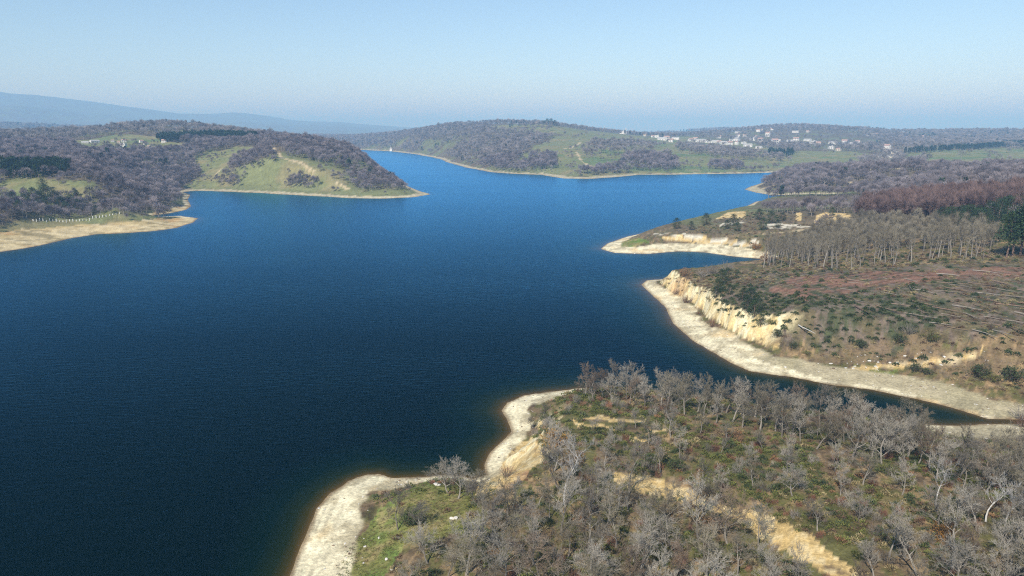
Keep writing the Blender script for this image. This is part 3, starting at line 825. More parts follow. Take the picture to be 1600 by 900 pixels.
def far_bare(seed, H, wdt, mats, name, ntw=240, tw=.085):
    random.seed(seed)
    mb = MB()
    mb.tube([Vector((0, 0, -1)), Vector((random.gauss(0, .1), 0, H * .4)), Vector((random.gauss(0, .3), random.gauss(0, .3), H * .75))], [.17, .13, .05], 4)
    for k in range(7):
        a = k * 2.4; b = Vector((0, 0, H * random.uniform(.3, .6)))
        e = b + Vector((math.cos(a) * wdt * .8, math.sin(a) * wdt * .8, H * random.uniform(.12, .3)))
        mb.tube([b, b.lerp(e, .5) + Vector((0, 0, .15)), e], [.07, .05, .03], 3, cap=False)
    for k in range(ntw):
        d = rv(1).normalized()
        if d.z < -.45:
            d.z = -d.z
        q = random.uniform(.35, .9)
        lump = 1 + .22 * math.sin(3 * d.x + seed) * math.cos(4 * d.y + seed * 2)
        c = Vector((d.x * wdt, d.y * wdt, H * .62 + d.z * H * .36)) if True else None
        p = Vector((d.x * wdt * q, d.y * wdt * q, H * .62 + d.z * H * .37 * q)) * 1.0
        e = p + (d + rv(.35) + Vector((0, 0, .5))).normalized() * random.uniform(.6, 1.2) * lump * H * .14
        mb.spike(p, e, tw, 1)
    return mb.mesh(name, mats)


def far_pine(seed, H, name):
    random.seed(seed)
    mb = MB()
    mb.tube([Vector((0, 0, -1)), Vector((0, 0, H * .9))], [.16, .03], 4)
    for k in range(170):
        t = random.random() ** .8
        a = random.random() * 6.28
        rad = H * .26 * (1.05 - t) ** .7 * random.uniform(.6, 1.05)
        p = Vector((math.cos(a) * rad * .6, math.sin(a) * rad * .6, H * (.2 + .76 * t)))
        d = Vector((math.cos(a), math.sin(a), random.uniform(-.1, .7))).normalized()
        mb.leaf(p, d, rv(1).normalized(), H * .15, H * .035, 1)
    return mb.mesh(name, [M['pine_bark'], M['needle']])


def tuft(seed, mat, name, r=.7, h=.5, nleaf=90, ll=.3, lw=.05, wood=None):
    random.seed(seed)
    mb = MB()
    for k in range(nleaf):
        a = random.random() * 6.28; q = math.sqrt(random.random())
        lump = .7 + .3 * math.sin(a * 3 + seed)
        p = Vector((math.cos(a) * r * q * lump, math.sin(a) * r * q * lump, h * (1 - q * q) * random.uniform(.25, 1) - .05))
        d = Vector((math.cos(a) * q + random.gauss(0, .4), math.sin(a) * q + random.gauss(0, .4), random.uniform(.3, 1.2))).normalized()
        mb.leaf(p, d, rv(1).normalized(), ll * random.uniform(.6, 1.4), lw)
    return mb.mesh(name, [mat])


def thicket(seed, mat, name, r=1.0, h=1.6, ntw=150):
    random.seed(seed)
    mb = MB()
    for k in range(ntw):
        a = random.random() * 6.28; q = math.sqrt(random.random()) * r
        p = Vector((math.cos(a) * q * .6, math.sin(a) * q * .6, random.random() ** 1.5 * h * .6 - .1))
        d = Vector((math.cos(a) * .5 + random.gauss(0, .3), math.sin(a) * .5 + random.gauss(0, .3), 1)).normalized()
        mb.spike(p, p + d * h * random.uniform(.25, .55), .016)
    return mb.mesh(name, [mat])


SRC = dict(
    woods=source_collection('woods_source', [far_bare(600 + i, 7, w, [M['bark'], M['far_twig']], 'wood_form') for i, w in enumerate((2.6, 3.2, 2.1, 2.8, 1.7, 3.5))]),
    hills=source_collection('hill_source', [far_bare(610 + i, 7, w, [M['bark'], M['hazy_twig']], 'hill_form', 150, .12) for i, w in enumerate((2.6, 3.2, 2.1, 2.8, 1.7, 3.5))]),
    red=source_collection('red_source', [far_bare(620 + i, 12, w, [M['brown_bark'], M['red_twig']], 'red_form', 260) for i, w in enumerate((1.9, 2.3, 1.7))]),
    grove=source_collection('grove_source', [far_bare(640 + i, 11, w, [M['bark'], M['olive_twig']], 'grove_form', 300, .06) for i, w in enumerate((2.0, 2.4, 1.8))]),
    conifer=source_collection('conifer_source', [far_pine(660 + i, 9, 'conifer_form') for i in range(3)]),
    heath=source_collection('heath_source', [tuft(680, M['heath_green'], 'tuft'), tuft(681, M['heath_green'], 'tuft', .9, .6), tuft(682, M['heath_dark'], 'tuft', .8, .7), tuft(683, M['heath_brown'], 'tuft', .8, .45), tuft(684, M['straw'], 'tuft', .6, .5), tuft(685, M['heath_rust'], 'tuft', .6, .4), thicket(686, M['twig'], 'twigs'), thicket(687, M['russet_twig'], 'twigs', .8, 1.1)]),
    scrub=source_collection('scrub_source', [tuft(690, M['heath_dark'], 'tuft', 1.1, 1.0, 150, .4, .09), tuft(691, M['heath_dark'], 'tuft', .9, .6, 100, .4, .08), tuft(692, M['heath_brown'], 'tuft', 1.0, .5, 90, .4, .06), tuft(693, M['straw'], 'tuft', .8, .5, 90, .35, .05), thicket(694, M['olive_twig'], 'twigs', 1.0, 1.0, 110), thicket(695, M['dead_wood'], 'twigs', 1.2, .6, 90)]),
    grass=source_collection('grass_source', [tuft(700 + i, M[k], 'blades', .35, .14, 40, .16, .018) for i, k in enumerate(('heath_green', 'heath_green', 'heath_brown'))]),
)


def scatter(name, src, x, y, scale, idx, label, zoff=0.0):
    """one object of kind stuff: many small plants that nobody could count"""
    z = grid_at(GZ, x, y) + zoff
    me = bpy.data.meshes.new(name)
    me.vertices.add(len(x)); me.vertices.foreach_set('co', np.stack([x, y, z], 1).astype(np.float32).ravel())
    for nm, tp, arr in (('rot', 'FLOAT', rng.random(len(x)) * 6.28), ('siz', 'FLOAT', scale), ('pick', 'INT', idx)):
        a = me.attributes.new(nm, tp, 'POINT'); a.data.foreach_set('value', arr.astype(np.float32 if tp == 'FLOAT' else np.int32))
    me.update()
    o = link(name, me); tag(o, label, None, kind='stuff')
    ng = bpy.data.node_groups.new(name, 'GeometryNodeTree')
    ng.interface.new_socket('Geometry', in_out='INPUT', socket_type='NodeSocketGeometry'); ng.interface.new_socket('Geometry', in_out='OUTPUT', socket_type='NodeSocketGeometry')
    nd, lk = ng.nodes, ng.links
    gi, go = nd.new('NodeGroupInput'), nd.new('NodeGroupOutput')
    mp = nd.new('GeometryNodeMeshToPoints'); ip = nd.new('GeometryNodeInstanceOnPoints'); ci = nd.new('GeometryNodeCollectionInfo')
    ci.inputs['Collection'].default_value = SRC[src]; ci.inputs['Separate Children'].default_value = True; ci.inputs['Reset Children'].default_value = True
    ip.inputs['Pick Instance'].default_value = True

    def attr(nm, tp):
        a = nd.new('GeometryNodeInputNamedAttribute'); a.data_type = tp; a.inputs['Name'].default_value = nm
        return a.outputs[0]
    cx = nd.new('ShaderNodeCombineXYZ'); lk.new(attr('rot', 'FLOAT'), cx.inputs[2])
    lk.new(gi.outputs[0], mp.inputs[0]); lk.new(mp.outputs[0], ip.inputs['Points']); lk.new(ci.outputs[0], ip.inputs['Instance'])
    lk.new(attr('pick', 'INT'), ip.inputs['Instance Index']); lk.new(cx.outputs[0], ip.inputs['Rotation']); lk.new(attr('siz', 'FLOAT'), ip.inputs['Scale'])
    lk.new(ip.outputs[0], go.inputs[0])
    md = o.modifiers.new('scatter', 'NODES'); md.node_group = ng
    return o


def polar_points(r0, r1, spacing, amax=.70, grow=0.0):
    """jittered points over the view's sector, spacing metres apart"""
    xs, ys = [], []
    r = r0
    while r < r1:
        s = spacing + grow * r
        k = int(2 * amax * r / s)
        a = (np.arange(k) + rng.random(k)) / k * 2 * amax - amax
        q = r + (rng.random(k) - .5) * s
        xs.append(q * np.sin(a)); ys.append(q * np.cos(a)); r += s
    return np.concatenate(xs), np.concatenate(ys)


def seen(x, y, hgt):
    """keeps what rises above the ground in front of it, with a margin"""
    z = grid_at(GZ, x, y) + hgt
    r = np.hypot(x, y)
    return (z - CAMZ) / r > grid_at(RUNMAX, x, y) - .006 + 0 * r


# -- woods beyond the near point
TALLRED = [poly((1335, 350), (1342, 334), (1450, 322), (1640, 316), (1640, 346), (1560, 345), (1460, 352))]
GROVE = [poly((1195, 398), (1280, 366), (1340, 352), (1500, 353), (1565, 374), (1565, 388), (1400, 394), (1250, 408))]
GROVEFRONT = [poly((1185, 418), (1200, 404), (1300, 404), (1560, 390), (1566, 406), (1400, 416), (1300, 424))]
OPENC = [poly((1020, 380), (1060, 366), (1130, 340), (1165, 330), (1240, 336), (1340, 352), (1270, 366), (1190, 400), (1100, 385))]
TREELESS = [poly((930, 396), (960, 372), (1015, 352), (1090, 338), (1168, 316), (1190, 330), (1100, 372)), poly((1166, 323), (1180, 313), (1215, 308), (1340, 307), (1345, 323), (1250, 327), (1185, 331))]
BLAND = [poly((990, 450), (1060, 432), (1200, 422), (1400, 414), (1640, 402), (1700, 640), (1400, 620), (1150, 590))]


def not_open(x, y, extra=()):
    d = grid_at(GD, x, y); w = grid_at(GW, x, y)
    ok = d > w * 1.05 + 2
    ok &= ~pin(x, y, BARE + LEDGE + OPENC + BLAND + TAN + TREELESS, .005)
    for P, wd in TRACKS:
        ok &= dist_path(x, y, P) > wd * .5 + np.where(np.hypot(x, y) > 500, 4.5, 2.2)
    return ok


x, y = polar_points(340, 1250, 3.7, .82, .0012)
ok = not_open(x, y) & seen(x, y, 9)
mead = pin(x, y, MEADOW, .006) & ~pin(x, y, COPSE, .008)
con = pin(x, y, CONIFER, .006); red = pin(x, y, TALLRED, .006); gro = pin(x, y, GROVE + GROVEFRONT, .004)
keep = rng.random(len(x)) < np.where(mead, np.where(fbm(x / 30, y / 30, 3, 99) > .52, .26, .03), .93)
gap = fbm(x / 55, y / 55, 3, 90) > .30
m = ok & keep & ~con & ~red & ~gro & (gap | (rng.random(len(x)) < .3)) & (np.hypot(x, y) > 400)
xs, ys = x[m], y[m]
scl = np.clip(rng.normal(1.0, .2, len(xs)), .5, 1.5) * (.85 + np.hypot(xs, ys) / 2600)
scl = np.where(mead[m], scl * .6, scl) * (.55 + .75 * fbm(xs / 18, ys / 18, 3, 92))
scatter('woods', 'woods', xs, ys, scl, rng.integers(0, 6, len(xs)), 'leafless grey-brown woods covering the hills around the lake')
x2, y2 = polar_points(1250, 4600, 7.5, .80, .0016)
ok2 = not_open(x2, y2) & seen(x2, y2, 10)
mead2 = pin(x2, y2, MEADOW, .006) & ~pin(x2, y2, COPSE, .008)
con2 = pin(x2, y2, CONIFER, .004)
VILL = [poly((1080, 216), (1130, 209), (1180, 205), (1260, 203), (1340, 212), (1380, 225), (1300, 234), (1180, 230), (1080, 222))]
vil = pin(x2, y2, VILL)
rr2 = np.hypot(x2, y2)
m = ok2 & ~con2 & (rng.random(len(x2)) < np.where(mead2, .035, np.where(vil, .16, .78))) & (fbm(x2 / 110, y2 / 110, 4, 91) > np.where(rr2 > 1700, .455, .34))
scatter('distant_woods', 'hills', x2[m], y2[m], np.clip(rng.normal(1.35, .3, m.sum()), .6, 2.2) + rr2[m] / 5000, rng.integers(0, 6, m.sum()), 'hazy leafless woods on the hills across the lake')
ca_ = (pin(x, y, CONIFER, .004) | ((rng.random(len(x)) < .05) & ~pin(x, y, MEADOW, .006) & (fbm(x / 45, y / 45, 3, 93) > .60))) & ok & (np.hypot(x, y) > 400); cb = (con2 | ((rng.random(len(x2)) < .07) & ~vil & ~pin(x2, y2, MEADOW, .006) & (fbm(x2 / 90, y2 / 90, 3, 94) > .58))) & ok2
cx_, cy_ = np.concatenate([x[ca_], x2[cb]]), np.concatenate([y[ca_], y2[cb]])
scatter('conifer_woods', 'conifer', cx_, cy_, rng.uniform(.6, 1.05, len(cx_)) + np.hypot(cx_, cy_) / 4500, rng.integers(0, 3, len(cx_)), 'dark green conifer plantations among the leafless woods')
x, y = polar_points(330, 560, 3.0, .70)
m = pin(x, y, TALLRED, .006)
scatter('russet_woods', 'red', x[m], y[m], rng.uniform(.8, 1.2, m.sum()), rng.integers(0, 3, m.sum()), 'tall reddish-brown leafless wood on the right shore')
x, y = polar_points(260, 460, 3.4, .70)
m = pin(x, y, GROVE, .006) & (rng.random(len(x)) < .85)
xo, yo = polar_points(64, 420, 4.2, .92)
mo = (np.arctan2(xo, yo) > .645) & (grid_at(GD, xo, yo) > grid_at(GW, xo, yo) + 2) & ~pin(xo, yo, CLEAR + DRYWOOD) & (rng.random(len(xo)) < .6)
x, y, m = np.concatenate([x, xo]), np.concatenate([y, yo]), np.concatenate([m, mo])
scatter('young_woods', 'grove', x[m], y[m], rng.uniform(.45, .85, m.sum()), rng.integers(0, 3, m.sum()), 'pale olive-grey young woods behind the felled clearing')

# -- low cover on the near point, the clearing and the spit
x, y = polar_points(62, 260, 1.25, .92)
d = grid_at(GD, x, y); w = grid_at(GW, x, y)
ok = (d > w + 1.0) & ~pin(x, y, BARE, .012) & ~pin(x, y, BLAND)
gr = pin(x, y, GRASS, .012)
n1 = fbm(x / 6, y / 6, 4, 95); he = pin(x, y, HEATH, .02)
ok &= rng.random(len(x)) < np.where(gr, .07, np.where(he, .95, .30 + .6 * sstep(.4, .6, n1)))
x, y, n1, he = x[ok], y[ok], n1[ok], he[ok]
u = rng.random(len(x)); g = fbm(x / 9, y / 9, 3, 96)
idx = np.where(u < .38 + .45 * sstep(.42, .58, g), rng.integers(0, 3, len(x)), np.where(u < .82, rng.integers(3, 5, len(x)), np.where(u < .85, 5, rng.integers(6, 8, len(x)))))
scatter('undergrowth', 'heath', x, y, rng.uniform(.6, 1.35, len(x)), idx, 'olive green and brown heath undergrowth on the near wooded point')
x, y = polar_points(62, 130, .55, .4)
m = pin(x, y, GRASS[:1], .012) & (rng.random(len(x)) < .7)
scatter('grass', 'grass', x[m], y[m], rng.uniform(.7, 1.3, m.sum()), rng.integers(0, 3, m.sum()), 'short green grass on the near point')
x, y = polar_points(150, 560, 1.15, .85, .0012)
d = grid_at(GD, x, y); w = grid_at(GW, x, y)
sc_ = pin(x, y, CLEAR + DRYWOOD, .01); oc = pin(x, y, OPENC, .006)
azp = np.arctan2(x, y)
ok = (d > w + 1.5) & (sc_ | oc | (azp > .60) | pin(x, y, GROVEFRONT + BLAND)) & ~pin(x, y, BARE + LEDGE, .012)
rs_ = pin(x, y, REDSOIL, .02)
g = fbm(x / 8, y / 8, 4, 97)
ok &= rng.random(len(x)) < np.where(rs_, .22, np.where(oc, .45, .6 + .4 * sstep(.38, .56, g)))
wr = windrow(x, y)
ok &= (rng.random(len(x)) < .6 + .4 * wr) | ~pin(x, y, CLEAR)
ok &= ~pin(x, y, GRASS, .01)
x, y, g = x[ok], y[ok], g[ok]
px_edge = pin(x, y, [poly((1120, 470), (1150, 445), (1215, 450), (1400, 470), (1500, 500), (1400, 540), (1300, 545), (1200, 528))], .02)
u = rng.random(len(x))
idx = np.where(px_edge & (u < .75), rng.integers(0, 2, len(x)), np.where(u < .24, 2, np.where(u < .5, 3, np.where(u < .62, rng.integers(0, 2, len(x)), rng.integers(4, 6, len(x))))))
scatter('scrub', 'scrub', x, y, rng.uniform(.45, 1.15, len(x)), idx, 'low green and brown scrub over the felled clearing and the spit')


import bmesh


def pebble(seed, mat):
    g = np.random.default_rng(seed)
    bm = bmesh.new(); bmesh.ops.create_icosphere(bm, subdivisions=1, radius=1)
    for v in bm.verts:
        v.co = Vector((v.co.x * 1.3, v.co.y, v.co.z * .6)) * g.uniform(.75, 1.15)
    me = bpy.data.meshes.new('pebble'); bm.to_mesh(me); bm.free(); me.materials.append(mat)
    return me


SRC['stones'] = source_collection('stone_source', [pebble(1, M['stone']), pebble(2, M['concrete']), pebble(3, M['dead_wood']), pebble(4, M['brown_bark'])])
x, y = polar_points(62, 260, .62, .72)
d = grid_at(GD, x, y); w = grid_at(GW, x, y)
m = (d > .2) & (d < w * .95) & (rng.random(len(x)) < .05 + .4 * sstep(.52, .66, fbm(x / 4, y / 4, 4, 98)))
scatter('gravel', 'stones', x[m], y[m], .05 + .2 * rng.random(m.sum()) ** 3, rng.integers(0, 4, m.sum()), 'stones and drift litter strewn over the pale beaches')

x, y = polar_points(150, 260, .9, .72)
m = pin(x, y, [poly((1290, 566), (1340, 562), (1420, 558), (1560, 545), (1580, 556), (1430, 578), (1340, 582), (1290, 578))], .015) & (rng.random(len(x)) < .28)
scatter('rubble', 'stones', x[m], y[m], .12 + .38 * rng.random(m.sum()) ** 2, rng.choice([0, 0, 1, 3], m.sum()), 'pale rubble at the foot of the bank behind the olive beach')

# ------------------------------------------------------------------ countable plants
def place_tree(name, meshes, px, py, h, base_h, label, cat, group, xy=None, parts=('trunk', 'crown'), wide=1.0):
    if xy is None:
        x, y = hit([px], [py]); x, y = x[0], y[0]
    else:
        x, y = xy
    z = float(grid_at(GZ, np.array([x]), np.array([y]))[0])
    s = h / base_h
    root = link(name, None, loc=(x, y, z - .05), rot=(0, 0, random.random() * 6.28), scale=(s * wide, s * wide, s))
    root.empty_display_size = .5
    tag(root, label, cat, group)
    link(parts[0], meshes[0], root); link(parts[1], meshes[1], root)
    return root


def dart(pxpoly, spacing, nmax, seed, accept=None):
    """points spread over a patch of ground, at least spacing metres apart"""
    g = np.random.default_rng(seed)
    P = np.array(pxpoly)
    lo, hi = P.min(0), P.max(0)
    out = []
    for _ in range(nmax * 60):
        p = lo + (hi - lo) * g.random(2)
        if not in_poly(p[None, 0], p[None, 1], pxpoly)[0]:
            continue
        if accept is not None and not accept(p[0], p[1]):
            continue
        if any((p[0] - q[0]) ** 2 + (p[1] - q[1]) ** 2 < spacing ** 2 for q in out):
            continue
        out.append(p)
        if len(out) >= nmax:
            break
    return out


def g1(G, x, y):
    return float(grid_at(G, np.array([x]), np.array([y]))[0])


def land_ok(x, y):
    if g1(GD, x, y) < g1(GW, x, y) + 1.5:
        return False
    return not pin(np.array([x]), np.array([y]), BARE + GRASS[:1])[0]


def to_px(x, y, z):
    vx, vy, vz = x, y, z - CAMZ
    dep = vy * CP - vz * SP
    return 800 + FPX * vx / dep, 450 - FPX * (vy * SP + vz * CP) / dep


ORD = ['first', 'second', 'third', 'fourth', 'fifth', 'sixth', 'seventh', 'eighth', 'ninth', 'tenth', 'eleventh', 'twelfth', 'thirteenth', 'fourteenth', 'fifteenth', 'sixteenth', 'seventeenth', 'eighteenth', 'nineteenth', 'twentieth'] + ['%dth' % k for k in range(21, 90)]
ORD[20], ORD[21], ORD[22], ORD[30], ORD[31], ORD[32] = '21st', '22nd', '23rd', '31st', '32nd', '33rd'

TRACKSIDE = poly((940, 740), (1010, 752), (1110, 780), (1200, 820), (1270, 860), (1370, 915), (1360, 960), (1250, 925), (1160, 885), (1080, 840), (1000, 805), (940, 785))
INLETBANK = poly((1435, 662), (1640, 656), (1640, 750), (1480, 735), (1440, 705))
KEEPCLEAR = poly((690, 735), (860, 690), (868, 770), (862, 800), (735, 808))
trees = []   # (x, y, height, form, wide)
for k, (P, sp, nm, h0, h1) in enumerate([
        (poly((905, 614), (960, 620), (1100, 640), (1250, 660), (1400, 684), (1620, 720), (1620, 790), (1500, 765), (1400, 738), (1250, 694), (1100, 658), (960, 632), (905, 622)), 2.9, 112, 5.6, 8.0),
        (poly((862, 690), (1000, 662), (1120, 672), (1250, 715), (1500, 800), (1620, 850), (1620, 900), (1400, 890), (1250, 820), (1110, 775), (960, 738)), 5.2, 34, 3.0, 6.0),
        (poly((760, 800), (780, 765), (850, 735), (950, 752), (1080, 800), (1180, 850), (1260, 930), (1100, 990), (760, 990), (720, 900)), 3.6, 62, 4.4, 8.6),
        (poly((1330, 880), (1450, 850), (1620, 800), (1640, 960), (1330, 960)), 4.2, 16, 5.5, 8.0)]):
    for p in dart(P, sp, nm, 900 + k, lambda x, y: land_ok(x, y) and not pin(np.array([x]), np.array([y]), [KEEPCLEAR, INLETBANK])[0] and not (pin(np.array([x]), np.array([y]), [TRACKSIDE])[0] and random.random() < .93)):
        trees.append((p[0], p[1], random.uniform(h0, h1), random.randrange(7), random.uniform(.95, 1.25)))
for px, py, h, f in [(700, 772, 6.4, 1), (716, 780, 6.6, 5), (742, 790, 5.5, 0), (622, 828, 6.0, 4), (655, 830, 4.2, 5), (668, 882, 6.2, 1), (700, 905, 5.8, 0), (735, 915, 6.0, 5), (772, 845, 7.0, 2), (640, 925, 5.0, 1), (850, 668, 4.5, 4), (832, 672, 3.6, 0), (752, 775, 4.2, 5), (800, 795, 4.6, 1), (842, 790, 5.0, 0), (920, 612, 3.8, 0), (960, 616, 7.4, 0), (990, 622, 7.6, 2), (1040, 632, 6.6, 6)]:
    x, y = hit([px], [py]); trees.append((x[0], y[0], h, f, 1.1))
LAND = [  # where on the near point
    (640, 830, 'on the strip of grass above the pale beach'), (715, 775, 'at the shoreward end of the open grass'), (700, 900, 'at the lower end of the open grass'), (780, 760, 'behind the small cove with yellow banks'),
    (850, 668, 'over the cove beach beside the heath slope'), (885, 700, 'around the orange-leaved bush'), (885, 785, 'around the tall white-barked tree'), (810, 850, 'in the thicket beside the open grass'), (880, 900, 'in the near thicket below the white-barked tree'),
    (970, 800, 'in the thicket under the start of the yellow bank'), (980, 890, 'in the near middle thicket'), (1070, 810, 'just under the yellow bank'), (1090, 900, 'in the thicket between the two yellow scars'), (1180, 870, 'just under the large yellow scar'),
    (930, 618, 'at the outer tip of the back row'), (1000, 628, 'at the start of the back row facing open water'), (1080, 645, 'in the back row over the inlet mouth'), (1150, 655, 'in the back row facing the bend of the beach'), (1220, 670, 'in the back row facing the wide olive beach'),
    (1290, 680, 'in the back row before the middle of the inlet'), (1360, 695, 'in the back row before the dark inlet water'), (1430, 710, 'in the back row beside the sandy inlet bank'), (1500, 735, 'in the back row before the end of the inlet'), (1580, 750, 'where the back row meets the picture edge'),
    (960, 690, 'on the slope behind the orange bush'), (1060, 700, 'on the brown heath behind the yellow bank'), (1200, 715, 'in the middle of the heath'), (1190, 780, 'on the heath above the yellow scars'), (1330, 770, 'on the green heath slope'), (1450, 820, 'on the lower heath slope'), (1400, 890, 'beyond the lowest yellow scar'), (1560, 860, 'in the corner thicket below the pale trunks')]
lx, ly = hit([a[0] for a in LAND], [a[1] for a in LAND])
clusters = {}
for t in trees:
    k = int(np.argmin((lx - t[0]) ** 2 + (ly - t[1]) ** 2)); clusters.setdefault(k, []).append(t)
for k, ts in clusters.items():
    ts.sort(key=lambda t: to_px(t[0], t[1], g1(GZ, t[0], t[1]))[0])
    hs = sorted(t[2] for t in ts)
    for i, t in enumerate(ts):
        size = 'tall' if t[2] > 7 else ('small' if t[2] < 5 else 'mid-sized')
        tint = random.choice(OAKTINT)
        lab = '%s bare oak %s, %s from left' % (size, LAND[k][2], ORD[i])
        if len(lab.split()) < 16:
            lab = lab.replace('bare oak', (tint if random.random() < .5 or tint == 'brown' else OAKSHAPE[t[3]]) + ' bare oak', 1)
        place_tree('bare_oak', (OAK[t[3]][0], OAKCROWN[tint][t[3]]), 0, 0, t[2], 7.5, lab, 'tree', 'bare oaks ' + LAND[k][2], (t[0], t[1]), wide=t[4])
place_tree('pale_tree', PALE, 882, 790, 10.5, 11, 'tall white-barked bare tree standing above the grey thicket', 'tree', None)
place_tree('pale_tree', PALE, 1540, 815, 6.8, 11, 'pale forked bare tree by the right edge', 'tree', None)
place_tree('pale_tree', PALE, 1570, 822, 7.6, 11, 'pale crooked bare tree nearest the right edge', 'tree', None, wide=.8)
place_tree('pale_tree', PALE, 1462, 795, 7.4, 11, 'pale bare tree beside the orange-brown gap in the back row', 'tree', None, wide=.9)

# grove at the edge of the clearing: front trees one by one
gf = dart(GROVEFRONT[0], 2.6, 78, 77)
gf.sort(key=lambda p: to_px(p[0], p[1], 12)[0])
GN_ = ['at the shore end of the grove behind the clearing', 'in the left part of the grove behind the clearing', 'in the middle of the grove behind the clearing', 'in the right part of the grove behind the clearing', 'by the big pines at the grove end']
for i, p in enumerate(gf):
    k = min(4, i * 5 // len(gf)); j = i - sum(1 for q in range(len(gf)) if min(4, q * 5 // len(gf)) < k)
    place_tree('slender_tree', SLIM[i % 4], 0, 0, random.uniform(8, 13.5), 12, 'slender bare tree %s, %s from left' % (GN_[k], ORD[j]), 'tree', 'slender trees ' + GN_[k], (p[0], p[1]))

# pines
PN = []
for grp, desc, pts in [
    ('pines above the yellow cliff', 'dark green pine above the yellow cliff', [(1128, 446, 5.5), (1122, 458, 4.5), (1118, 468, 4.0), (1137, 440, 4.6), (1172, 478, 5.2), (1168, 490, 4.6), (1178, 500, 4.8), (1160, 470, 3.8), (1188, 512, 3.6), (1140, 462, 3.4), (1185, 488, 4.0)]),
    ('pines on the spit', 'small round pine on the rocky spit', [(1057, 358, 4.5), (1103, 352, 5.0), (1080, 360, 3.6), (1146, 352, 4.6), (1136, 358, 3.8), (1152, 362, 3.6), (1186, 344, 4.8), (1205, 350, 5.0), (1192, 360, 4.8), (1222, 346, 3.6), (1215, 357, 3.4), (1300, 338, 3.4)]),
    ('pines before the russet wood', 'dark pine in the belt before the russet wood', [(1470, 356, 9), (1482, 360, 10), (1496, 356, 9), (1510, 362, 11), (1524, 364, 10), (1536, 360, 9.5), (1550, 354, 10), (1560, 350, 11), (1572, 346, 11), (1586, 344, 11), (1598, 340, 11), (1545, 346, 9), (1528, 350, 8), (1500, 348, 8), (1610, 344, 11), (1580, 334, 10), (1560, 336, 9)]),
    ('big pines beside the grove', 'large bare-stemmed pine beside the grove', [(1572, 404, 15), (1582, 402, 16), (1594, 400, 17), (1604, 403, 17)]),
    ('conifers by the left shore', 'dark conifer in the wood behind the white posts', [(20, 322, 9), (38, 322, 8), (52, 318, 10), (64, 322, 9), (74, 330, 9), (86, 322, 10), (96, 330, 9), (104, 334, 8), (112, 326, 9), (122, 332, 9), (130, 337, 7), (142, 338, 6), (150, 336, 6), (60, 332, 8), (72, 312, 10), (30, 332, 7), (120, 316, 8), (68, 300, 9)]),
    ('trees on the far hilltop', 'dark round tree in the clump on the far hilltop', [(850, 196, 12), (855, 196, 17), (861, 196, 18), (867, 197, 15), (872, 197, 11)]),
    ('small trees along the far ridge', 'dark tree on the far ridge left of the hilltop clump', [(703, 201, 8), (728, 200, 8), (736, 200, 8), (800, 198, 8), (812, 198, 8), (822, 198, 8), (834, 198, 8), (842, 198, 8)]),
]:
    PN.append((grp, desc, pts))
for grp, desc, pts in PN:
    hx, hy = hit([p[0] for p in pts], [p[1] for p in pts])
    if 'far' in grp:
        hx, hy, _ = at_d([p[0] for p in pts], [p[1] for p in pts], 1985.0)
    order = sorted(range(len(pts)), key=lambda i: pts[i][0])
    hs = sorted(p[2] for p in pts)
    for rank, i in enumerate(order):
        form = 3 + i % 2 if 'bare-stemmed' in desc else i % 3
        place_tree('pine_tree', PINE[form], 0, 0, pts[i][2] * (1.35 if 'spit' in grp else 1), 8, '%s, %s from left' % (desc, ORD[rank]), 'tree', grp, (hx[i], hy[i]), wide=1.25 if form < 3 else 1.0)

